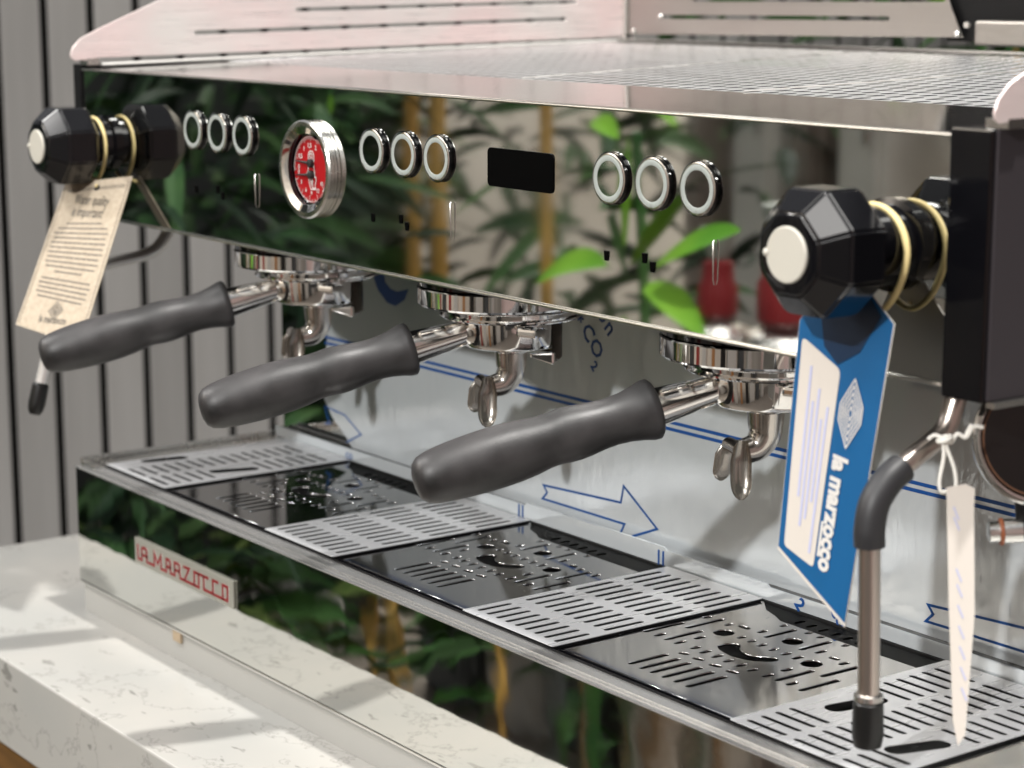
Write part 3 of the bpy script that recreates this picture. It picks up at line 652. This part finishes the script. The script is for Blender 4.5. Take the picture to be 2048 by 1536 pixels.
# ------------------------------------------------------------------ hanging tags
def torus(name, ctr, axis, Rr, r, m, parent, sag=0, seg=40):
    a, u, v = frame_of(axis); bm = bmesh.new(); rings = []
    for i in range(seg):
        t = 2*PI*i/seg; d = u*math.cos(t)+v*math.sin(t); c = Vector(ctr)+d*Rr
        if d.z < 0: c.z -= sag*(-d.z)**2
        rings.append([bm.verts.new(c+(d*math.cos(2*PI*k/8)+a*math.sin(2*PI*k/8))*r) for k in range(8)])
    for i in range(seg):
        A, B = rings[i], rings[(i+1) % seg]
        for k in range(8): bm.faces.new((A[k], A[(k+1) % 8], B[(k+1) % 8], B[k]))
    o = fin(name, bm, m, parent); shade_auto(o.data, 80); return o
def card_frame(TL, TR, BL):
    u = (Vector(TR)-Vector(TL)); v = (Vector(TL)-Vector(BL)); return basis(TL, u, v)
def to2(mw, p): q = mw.inverted() @ Vector(p); return (q.x, q.y)
kt = tag(empty('paper_tag', (-.185, -.0125, .035)), 'brown kraft card tag with black writing on a yellow band round the left knob', 'tag')
TL, TR, BR, BLc = (-.2223, -.0301, .0266), (-.1588, -.0028, .0361), (-.1325, -.0635, -.0869), (-.2053, -.0837, -.0780)
KF = card_frame(TL, TR, BLc)
out = [to2(KF, p) for p in (BLc, BR, TR, TL)]
KF0 = KF
plate('card', out, [], .0005, KF, M['kraft'], kt)
W = (Vector(TR)-Vector(TL)).length; H = (Vector(TL)-Vector(BLc)).length
skx = to2(KF, BLc)[0]
def kp(s, t):   # s across 0..1, t down 0..1 -> 2D on the card
    a = Vector(out[3]).lerp(Vector(out[2]), s); b = Vector(out[0]).lerp(Vector(out[1]), s); return a.lerp(b, t)
ang = math.atan2((kp(1, .5)-kp(0, .5)).y, (kp(1, .5)-kp(0, .5)).x)
def ktext(s, t, size, st='', sx=.8, bold=0):
    p = kp(.5, t); text('print', s, size, KF @ Matrix.Translation((p.x, p.y, .0004)) @ Matrix.Rotation(ang, 4, 'Z'), M['blackprint'], kt, .00005, sx=sx, bold=bold)
ktext('Water quality', .135, .0118, sx=.56, bold=.00005); ktext('is important!', .215, .0118, sx=.56, bold=.00005)
rr = random.Random(3); lines = []
def words(t, half):
    x = .5-half
    while x < .5+half:
        wl_ = rr.uniform(.02, .085); e = min(x+wl_, .5+half); lines.append([tuple(kp(x, t)), tuple(kp(e, t))]); x = e+.018
for k in range(11): words(.285+k*.032, (.26, .36, .40, .38, .40, .39, .40, .38, .39, .36, .2)[k])
for k in range(5): words(.655+k*.03, (.36, .38, .36, .37, .33)[k])
stroke('print', lines, .0010, KF @ Matrix.Translation((0, 0, .0003)), M['blackprint'], kt, .0001)
dm = kp(.5, .845); d_ = [(0, .0075), (.0075, 0), (0, -.0075), (-.0075, 0), (0, .0075)]
stroke('emblem_print', [[(dm.x+a*k, dm.y+b*k) for a, b in d_] for k in (1, .72, .45)]+[[(dm.x, dm.y-.003), (dm.x, dm.y+.003)], [(dm.x-.0016, dm.y+.0006), (dm.x, dm.y-.0024), (dm.x+.0016, dm.y+.0006)]], .0006, KF @ Matrix.Translation((0, 0, .0003)), M['blackprint'], kt, .0001)
ktext('la marzocco', .905, .0085, sx=.70, bold=.0001); 
st = []
for s in (.035, .965):
    for k in range(46): st.append([tuple(kp(s, .03+k*.0208)), tuple(kp(s, .03+k*.0208+.011))])
for k in range(20): st.append([tuple(kp(.08+k*.043, .045)), tuple(kp(.10+k*.043, .055)), tuple(kp(.08+k*.043, .065))])
stroke('stitch_print', st, .0007, KF @ Matrix.Translation((0, 0, .0003)), M['blackprint'], kt, .0001)
p = kp(.5, .0); 
torus('elastic_band', (-.2070, -.0120, .0575), (0, 1, 0), .0212, .0015, M['band'], kt, .006)
tub('band_tail', [(-.203, -.0125, .0320), (-.2000, -.0127, .0305), KF @ Vector((p.x, p.y-.006, .001))], .0012, M['band'], kt, n=4, seg=8)
lat('eyelet', KF @ Vector((p.x, p.y-.0065, .0004)), KF.to_3x3() @ Vector((0, 0, 1)), [(0, .0026), (.0004, .0024)], M['blackprint'], kt, 16)

bt = tag(empty('paper_tag', (.63, -.015, .044)), 'blue and white printed card tag hanging from the right knob', 'tag')
bp = dict(a=(0.6011, -0.0277, 0.0233), b=(0.6121, -0.0241, 0.0394), c=(0.6367, -0.0191, 0.0418), d=(0.6528, -0.0171, 0.0271), e=(0.6414, -0.0320, -0.1194), f=(0.6001, -0.0375, -0.0889))
BF = card_frame(bp['a'], bp['d'], bp['f'])
out2 = [to2(BF, bp[k]) for k in 'afedcb']
plate('card', out2, [], .0006, BF, M['card'], bt)
plate('card_face', [tuple(Vector(q)*.985+Vector((.0004, 0))) for q in out2], [], .0003, BF @ Matrix.Translation((0, 0, .0005)), M['bluecard'], bt)
def b3(px): return px
wpan = [to2(BF, q) for q in ((0.6039, -0.0278, 0.0159), (0.6039, -0.0365, -0.0862), (0.6213, -0.0337, -0.0940), (0.6266, -0.0244, 0.0024))]
def roundpoly(P, r=.12, n=4):
    o = []; N = len(P)
    for i in range(N):
        a, b, c = Vector(P[i-1]), Vector(P[i]), Vector(P[(i+1) % N]); l = min((a-b).length, (c-b).length)*r
        p0 = b+(a-b).normalized()*l; p2 = b+(c-b).normalized()*l
        o += [tuple((1-t)**2*p0+2*t*(1-t)*b+t*t*p2) for t in [k/n for k in range(n+1)]]
    return o
plate('white_panel', roundpoly(wpan), [], .0002, BF @ Matrix.Translation((0, 0, .0008)), M['card'], bt)
def bl(p, q, t): return Vector(p).lerp(Vector(q), t)
nav = [bl(out2[5], out2[5], 0), tuple(Vector(out2[5])), tuple(Vector(out2[4]))]
fl_ = [to2(BF, q) for q in ((0.6114, -0.0246, 0.0360), (0.6165, -0.0256, 0.0126), (0.6247, -0.0246, 0.0047), (0.6362, -0.0217, 0.0118), (0.6458, -0.0183, 0.0297), (0.6365, -0.0191, 0.0412), (0.6127, -0.0241, 0.0387))]
plate('folded_flap', fl_, [], .0002, BF @ Matrix.Translation((0, 0, .0009)), M['navycard'], bt)
w0, w1, w2, w3 = [Vector(q) for q in wpan]
lil = []
for k, (a, b) in enumerate(((.10, .72), (.25, .85), (.17, .80), (.30, .70), (.22, .95))):
    s = .30+k*.13; p0 = w0.lerp(w3, s); p1 = w1.lerp(w2, s); x = a
    while x < b:
        e = min(b, x+rr.uniform(.02, .07)); lil.append([tuple(p0.lerp(p1, x)), tuple(p0.lerp(p1, e))]); x = e+.012
stroke('print', lil, .0013, BF @ Matrix.Translation((0, 0, .001)), M['lilac'], bt, .0001)
dirv = (w2-w3).normalized(); rot = math.atan2(dirv.y, dirv.x)
lc = Vector(to2(BF, (0.6293, -0.0298, -0.0660)))
text('lettering', 'la marzocco', .0114, BF @ Matrix.Translation((lc.x, lc.y, .0011)) @ Matrix.Rotation(rot, 4, 'Z'), M['print'], bt, .0001, bold=.0005, shear=.15, sx=1.02)
lc2 = Vector(to2(BF, (0.6240, -0.0320, -0.0793)))
stroke('lettering_small', [[tuple(lc2-dirv*.008), tuple(lc2+dirv*.008)]], .0013, BF @ Matrix.Translation((0, 0, .0011)), M['print'], bt, .0001)
ec = Vector(to2(BF, (0.6343, -0.0246, -0.0174))); pe = Vector((-dirv.y, dirv.x))
dl = []
for k in (1, .8, .6, .4, .2): dl.append([tuple(ec+dirv*.0165*k), tuple(ec+dirv*.004*k+pe*.0062*k), tuple(ec-dirv*.004*k+pe*.0062*k), tuple(ec-dirv*.0165*k), tuple(ec-dirv*.004*k-pe*.0062*k), tuple(ec+dirv*.004*k-pe*.0062*k), tuple(ec+dirv*.0165*k)])
stroke('emblem_print', dl, .0007, BF @ Matrix.Translation((0, 0, .0011)), M['print'], bt, .0001)
torus('elastic_band', (.6335, -.0130, .0590), (0, 1, 0), .0215, .0017, M['band'], bt, .008)
tub('band_tail', [(.6325, -.013, .0300), (.6290, -.0175, .0285), (.6252, -.0225, .0300)], .0014, M['band'], bt, n=4, seg=8)
lat('eyelet', BF @ Vector((*to2(BF, (0.6268, -0.0220, 0.0299)), .0012)), BF.to_3x3() @ Vector((0, 0, 1)), [(0, .0019), (.0004, .0016)], M['card'], bt, 14)

wt = tag(empty('paper_tag', (.66, .01, -.03)), 'narrow cream paper strip tied with white string to the right wand', 'tag')
WO = Vector((.668, -.02, -.05)); WF = basis((.6859, .004, -.0509), rt, up)
wpts = [to2(WF, q) for q in ((.6779, -.0057, -.0475), (.6830, .0016, -.0459), (.6862, .0045, -.0478), (.6868, .0035, -.0560), (.6935, -.0010, -.1050), (.7002, -.0114, -.1602), (.6990, -.0148, -.1652), (.6958, -.0153, -.1534), (.6863, -.0107, -.0987))]
plate('card', wpts, [], .0006, WF, M['card'], wt)
rr2 = random.Random(5); ms = []
for (t, s) in ((.06, .3), (.10, .28), (.30, .35), (.36, .38), (.44, .4), (.52, .45), (.60, .45), (.68, .5), (.76, .5)):
    a = Vector(wpts[0]).lerp(Vector(wpts[6]), t); ms.append([tuple(a+Vector((.003, -.002))), tuple(a+Vector((.0052, -.0075)))])
stroke('print', ms, .0008, WF @ Matrix.Translation((0, 0, .0004)), M['lilac'], wt, .0001)
o1 = Vector((.6640, .0130, -.0250))
S = lambda dx, dz, dn=0: Vector((.6720, -.004, -.0262))+rt*dx+up*dz-fw*dn
tub('string', [S(-.0062, .0002), S(-.0030, .0022), S(.0010, .0006, .002), S(.0045, -.0012), S(.0075, .0028), S(.0115, .0012), S(.0150, .0062), S(.0195, .0058)], .00095, M['string'], wt, n=6, seg=8)
tub('string', [S(.0005, .0005, .001), S(.0012, -.0080), S(-.0008, -.0190), S(.0000, -.0240), S(.0030, -.0235), S(.0068, -.0215), S(.0060, -.0130), S(.0028, -.0040), S(.0018, .0010, .001)], .0009, M['string'], wt, n=6, seg=8)
tub('string', [S(.0110, .0012), S(.0128, .0048), S(.0140, .0072)], .0009, M['string'], wt, n=4, seg=8)
torus('string_knot', S(.0015, .0005, .0), (.2, .3, -1), .0030, .0012, M['string'], wt)

# ------------------------------------------------------------------ plants
def leaf(bm, base, d, L, wd, droop, roll=0, n=5):
    d = Vector(d).normalized(); s = d.cross(Vector((0, 0, 1)))
    s = s.normalized() if s.length > .1 else Vector((1, 0, 0)); s = (s*math.cos(roll)+Vector((0, 0, 1))*math.sin(roll)).normalized(); prev = None
    for i in range(n+1):
        t = i/n; c = Vector(base)+d*L*t+Vector((0, 0, -droop*L*t*t)); ww = wd*math.sin(PI*min(1, t*.92+.06))**.75*.5
        cur = [bm.verts.new(c-s*ww+Vector((0, 0, ww*.35))), bm.verts.new(c), bm.verts.new(c+s*ww+Vector((0, 0, ww*.35)))]
        if prev:
            bm.faces.new((prev[0], prev[1], cur[1], cur[0])); bm.faces.new((prev[1], prev[2], cur[2], cur[1]))
        prev = cur
def bamboo(loc, h, canes, nl, spread, label, grp, mats=('leaf_d', 'leaf_m'), LL=(.12, .24), seed=1, zlo=-1.0, cane=True, W=(.022, .045)):
    rd = random.Random(seed); r = empty('bamboo_plant', loc); tag(r, label, 'plant', grp); X, Y, Z = loc
    for c in range(canes):
        px, py = X+rd.uniform(-1, 1)*spread*.35, Y+rd.uniform(-1, 1)*spread*.35; bm = bmesh.new()
        rad = rd.uniform(.010, .015); prof = []; t = 0
        while t < h:
            prof += [(t, rad), (t+.006, rad*1.15), (t+.012, rad*.97)]; t += .19
        lathe(bm, (px, py, Z), (rd.uniform(-.03, .03), rd.uniform(-.03, .03), 1), prof, 12); o = fin('cane', bm, M['cane'], r); shade_auto(o.data, 60)
    for k, mn in enumerate(mats):
        bm = bmesh.new()
        for i in range(nl):
            a = rd.uniform(0, 2*PI); q = rd.uniform(.1, 1)*spread; b = (X+q*math.cos(a), Y+q*math.sin(a), rd.uniform(zlo, Z+h))
            leaf(bm, b, (math.cos(a)+rd.uniform(-.6, .6), math.sin(a)+rd.uniform(-.6, .6), rd.uniform(-.3, .7)), rd.uniform(*LL), rd.uniform(*W), rd.uniform(.1, .7), rd.uniform(-1.2, 1.2))
        fo = fin('foliage', bm, M[mn], r, recalc=False); fo['kind'] = 'stuff'
    return r
G1 = 'plants reflected in the polished front'
bamboo((-1.05, -.50, -1.2), 1.75, 0, 330, .30, 'dark leafy bamboo reflected at the left end of the front panel', G1, ('leaf_d', 'leaf_d2'), seed=2, LL=(.07, .15), W=(.012, .024))
bamboo((-1.60, -.84, -1.2), 1.85, 0, 330, .34, 'dense dark bamboo reflected beside the left group of buttons', G1, ('leaf_d', 'leaf_d2'), seed=3, LL=(.08, .17), W=(.014, .028))
bamboo((-2.12, -1.20, -1.2), 1.9, 0, 300, .30, 'dark bamboo farthest back in the panel reflection', G1, ('leaf_d2', 'leaf_m'), seed=4, LL=(.1, .2), W=(.015, .03))
bamboo((-1.42, -1.15, -1.2), 1.9, 0, 26, .28, 'loose broad leaves reflected behind the pressure gauge', G1, ('leaf_d', 'leaf_m'), seed=5, LL=(.18, .30), W=(.03, .05))
bamboo((-.92, -1.05, -1.2), 1.75, 0, 75, .18, 'sparse bamboo reflected around the display window', G1, ('leaf_d', 'leaf_m'), seed=6, LL=(.10, .2), W=(.014, .026))
bamboo((-1.30, -1.75, -1.2), 1.9, 0, 60, .30, 'bamboo clump standing back behind the yellow canes', G1, ('leaf_d', 'leaf_d2'), seed=8)
bamboo((-1.62, -1.42, -1.2), 1.9, 0, 190, .20, 'dark bamboo filling the gap behind the display window', G1, ('leaf_d', 'leaf_d2'), seed=12, LL=(.1, .2), W=(.014, .03))
bamboo((-1.22, -.66, -1.2), .62, 0, 110, .24, 'low olive green plant reflected in the drip tray front', G1, ('leaf_o', 'leaf_m'), seed=13, zlo=-1.1, LL=(.1, .2), W=(.02, .04))
for (px, py, hh, lb) in ((-1.542, -.95, 0.434, 'cream ceramic planter reflected just right of the badge'), (-1.567, -1.05, 0.381, 'second cream planter reflected further right of the badge')):
    r = tag(empty('planter', (px, py, -1.2)), lb, 'planter', 'planters reflected in the drip tray front')
    lat('pot', (px, py, -1.2), (0, 0, 1), [(0, .045), (hh*.5, .058), (hh-.03, .066), (hh-.028, .071), (hh, .071), (hh, .062), (hh-.02, .060)], M['white2'], r, 32, cap=False)
    lat('soil', (px, py, -1.2+hh-.03), (0, 0, 1), [(0, .060), (.004, .060)], M['dark'], r, 24)
st_ = tag(empty('metal_stand', (-0.827, -1.0, -1.2)), 'grey steel display stand reflected in the right of the tray front', 'stand')
for k, (dx, dy) in enumerate(((0, 0), (.10, .02), (.0, -.22), (.22, -.02), (.30, -.2))):
    box('post', -0.827+dx-.009, -0.827+dx+.009, -1.0+dy-.009, -1.0+dy+.009, -1.2, -.52, M['satin' if k % 2 else 'slate'], st_)
box('shelf', -0.827-.03, -0.827+.34, -1.24, -.96, -.52, -.505, M['white2'], st_)
# two yellow canes placed where the panel shows them
cp = tag(empty('bamboo_plant', (-1.0, -.9, -1.2)), 'pair of bare yellow bamboo canes reflected under the middle buttons', 'plant', G1)
for (px, py, rad, m_) in ((-1.0477, -.9, .0115, 'cane'), (-1.111, -.9, .0095, 'cane'), (-.8055, -.9, .0085, 'cane')):
    bm = bmesh.new(); prof = []; t = 0
    while t < 2.1: prof += [(t, rad), (t+.006, rad*1.14), (t+.012, rad*.96)]; t += .21
    lathe(bm, (px, py, -1.2), (.0, .01, 1), prof, 14); o = fin('cane', bm, M[m_], cp); shade_auto(o.data, 60)
# bright leaves close to the machine, reflected around the right buttons
bl_ = tag(empty('bamboo_plant', (-.46, -.78, -1.2)), 'plant with leaves coloured a lit lime green reflected under the right hand buttons', 'plant', G1)
bm = bmesh.new()
for a, b, wd, dr in (((-.6396, -.75, -.1640), (-.515, -.76, -.126), .036, .28), ((-.425, -.75, -.122), (-.292, -.75, -.070), .034, .12), ((-.4787, -.75, -.105), (-.4761, -.75, .010), .028, 0), ((-.552, -.76, .027), (-.495, -.75, .014), .024, .25),
                    ((-.455, -.76, -.150), (-.352, -.75, -.186), .034, .2), ((-.40, -.77, -.045), (-.47, -.76, -.118), .026, .1), ((-.50, -.77, -.19), (-.515, -.77, -.26), .026, .1), ((-.50, -.80, .06), (-.46, -.80, .03), .02, .2)):
    a = Vector(a); b = Vector(b); leaf(bm, a, b-a+Vector((0, 0, dr*(b-a).length)), (b-a).length*1.05, wd, dr, .9, 9)
o = fin('leaves', bm, M['leaf_b'], bl_, recalc=False); shade_auto(o.data, 80)
bm = bmesh.new(); rd = random.Random(11)
for i in range(7):
    a = rd.uniform(0, 2*PI); q = rd.uniform(.02, .16); b = (-.50+q*math.cos(a), -.90+q*.8*math.sin(a), rd.uniform(-.30, -.02))
    leaf(bm, b, (math.cos(a), math.sin(a), rd.uniform(-.2, .6)), rd.uniform(.1, .19), rd.uniform(.018, .03), rd.uniform(.2, .6), rd.uniform(-1, 1))
fo = fin('foliage', bm, M['leaf_m'], bl_, recalc=False); fo['kind'] = 'stuff'
bm = bmesh.new(); tube(bm, catmull([(-.50, -.80, -1.2), (-.49, -.80, -.6), (-.49, -.79, -.2), (-.485, -.77, .02)], 6), .006, 10); o = fin('stem', bm, M['leaf_m'], bl_)
# lone bright leaf seen high in the panel
bm = bmesh.new(); leaf(bm, (-.607, -.45, .066), (.02, 0, -1), .022, .012, 0, .2); o = fin('leaf', bm, M['leaf_b']); o.name = 'hanging_leaf'
bm = bmesh.new(); tube(bm, catmull([(-.607, -.45, .066), (-.62, -.455, .16), (-.74, -.47, .30), (-.95, -.50, .40), (-1.05, -.50, .20)], 6), .0015, 6); fin('stem', bm, M['leaf_m'], o)
tag(o, 'single bright leaf tip reflected at the top of the panel above the gauge', 'leaf')
# plants behind the machine, seen under and through the rear rail
G2 = 'plants behind the machine'
for i, (px, py, lab) in enumerate(((-.75, 1.55, 'green bush behind the corner of the cup tray'), (-.25, 1.6, 'leafy green bush seen through the rear rail slots'), (.10, 1.35, 'green bush right of the rear rail, behind the black cover'))):
    bamboo((px, py, -1.2), 1.7, 1, 120, .33, lab, G2, ('leaf_d', 'leaf_m'), seed=20+i, zlo=-.3, LL=(.10, .2))
bm = bmesh.new()
for a, b in (((-.31, 1.02, .172), (-.235, 1.02, .160)), ((-.33, 1.0, .215), (-.29, 1.0, .196)), ((-.22, 1.0, .205), (-.17, 1.0, .203)), ((-.12, 1.0, .145), (-.02, 1.0, .134)), ((-.15, 1.0, .16), (-.09, 1.0, .15))):
    a = Vector(a); b = Vector(b); leaf(bm, a, b-a, (b-a).length, .028, .1, 1.1, 8)
o = fin('leaf_spray', bm, M['leaf_b'], None, recalc=False)
for q in ((-.31, 1.02, .172), (-.33, 1.0, .215), (-.22, 1.0, .205), (-.12, 1.0, .145), (-.15, 1.0, .16)):
    bm = bmesh.new(); tube(bm, catmull([q, (q[0]-.03, 1.12, q[2]-.01), (-.26, 1.40, .08), (-.25, 1.58, -.10)], 5), .002, 6); fin('stem', bm, M['leaf_m'], o)
tag(o, 'spray of bright green leaves just behind the rear rail', 'leaves')
bw = box('dark_backdrop_wall', -1.25, 3.3, 2.3, 2.4, -1.2, 2.4, M['darkwall']); tag(bw, 'dark wall behind the bushes at the back of the shop', 'wall')

# ------------------------------------------------------------------ things seen only in the reflections
def grinder(x, y, z, s, label):
    r = tag(empty('coffee_grinder', (x, y, -1.2)), label, 'grinder', 'red coffee grinders reflected in the panel')
    lat('stand_column', (x, y, -1.2), (0, 0, 1), [(0, .12), (.02, .12), (.03, .05), (z+1.2-.16*s, .05)], M['satin'], r, 24)
    lat('base', (x, y, z-.17*s), (0, 0, 1), [(0, .10*s), (.03*s, .11*s), (.06*s, .09*s), (.075*s, .05*s)], M['satin'], r, 32)
    lat('body', (x, y, z-.10*s), (0, 0, 1), [(0, .045*s), (.02*s, .06*s), (.10*s, .06*s), (.12*s, .048*s), (.17*s, .045*s), (.18*s, .03*s)], M['redmet'], r, 32)
    lat('hopper', (x, y, z+.082*s), (0, 0, 1), [(0, .03*s), (.08*s, .055*s), (.09*s, .055*s)], M['ring'], r, 24)
grinder(-.602, -1.0, -.185, .42, 'red grinder on a steel stand reflected below the right buttons')
grinder(-.505, -1.02, -.172, .55, 'larger red grinder with steel base reflected beside the right knob')
cols = [(.06, .02), (.55, .52), (.02, .02), (.45, .16), (.50, .04), (.62, .6)]
defs = [(-1.80, .04, 'wall2'), (-1.64, .06, 'white'), (-1.50, .04, 'wall2'), (-1.36, .06, 'white'), (-.95, .10, 'slate'), (-.5, .05, 'red2'), (-.1, .12, 'white'), (.35, .07, 'orange2'), (.8, .10, 'dark'), (1.2, .2, 'white'), (1.7, .12, 'slate'), (2.2, .12, 'white')]
LB = ['narrow taupe locker at the left end', 'narrow white locker second from the left end', 'narrow taupe locker between two white ones', 'narrow white locker fourth from the left end', 'slate grey locker left of the red one', 'thin red locker', 'white locker between red and oak', 'thin oak locker', 'black locker', 'widest white locker', 'slate grey locker near the right end', 'white locker at the right end']
for (x, wd, k), lb in zip(defs, LB):
    r = tag(empty('added_locker', (x, -2.2, -1.2)), lb+' added along the back wall for the chrome reflections', 'locker', 'added lockers for the chrome reflections')  # added to fill and brighten what the chrome reflects
    hh = .55 if k in ('white', 'slate') else .35
    box('carcass', x-wd, x+wd, -2.29, -2.02, -1.2, hh, M['white2' if k == 'white' else k], r, .004)
    box('door', x-wd+.015, x+wd-.015, -2.019, -2.005, -1.15, hh-.05, M['white2' if k == 'white' else k], r, .003)
    tub('handle', [(x+wd*.7, -1.985, -.1), (x+wd*.7, -1.985, .1)], .006, M['satin'], r, n=0, seg=8)
for i, (x, wd, k) in enumerate(((-1.95, .10, 'slate'), (-1.72, .09, 'white'), (-1.52, .08, 'slate'), (-1.33, .07, 'wall2'))):
    r = tag(empty('low_cabinet', (x, -1.7, -1.2)), ('low slate cabinet at the left end', 'low white cabinet', 'low slate cabinet right of the white one', 'low taupe cabinet')[i]+' reflected in the drip tray front', 'cabinet', 'low cabinets reflected in the tray front')
    box('carcass', x-wd, x+wd, -1.85, -1.60, -1.2, -.62, M['white2' if k == 'white' else k], r, .004)
    box('door', x-wd+.012, x+wd-.012, -1.599, -1.585, -1.17, -.66, M['white2' if k == 'white' else k], r, .003)
# added ceiling light panels, unseen, for fill and chrome highlights
em_ = bpy.data.materials.new('added_lamp_diffuser'); em_.use_nodes = True; b = bsdf(em_); b.inputs['Emission Color'].default_value = (1, .97, .92, 1); b.inputs['Emission Strength'].default_value = 2.5
for i, (x, y, lb) in enumerate(((1.2, -1.5, 'over the camera side'), (-.9, -1.5, 'over the bamboo plants'), (-.3, 1.5, 'behind the machine'), (-2.6, -2.2, 'beside the beige wall'))):
    r = tag(empty('added_ceiling_light', (x, y, 2.4)), 'added unseen ceiling light panel '+lb, 'ceiling light', 'added ceiling light panels')
    box('housing', x-.64, x+.64, y-.19, y+.19, 2.43, 2.5, M['white'], r)
    box('diffuser', x-.6, x+.6, y-.15, y+.15, 2.40, 2.428, em_, r)
ts = tag(empty('track_spotlight', KEYP), 'black track spotlight high above the right of the machine', 'spotlight')
kd = (Vector((.2, -.08, -.2))-Vector(KEYP)).normalized()
lat('lamp_housing', Vector(KEYP)-kd*.02, -kd, [(0, .11), (.0, .1), (.22, .1), (.26, .07)], M['blackmat'], ts, 32)

# ------------------------------------------------------------------ parents sit at the base of each thing; children were modelled in world space
bpy.context.view_layer.update()
for o in list(C.objects):
    if o.parent is not None and o.parent.type == 'EMPTY' and o.parent.name.split('.')[0] != 'portafilter':
        if o.type == 'MESH': o.matrix_parent_inverse = Matrix.Translation(-o.parent.location)
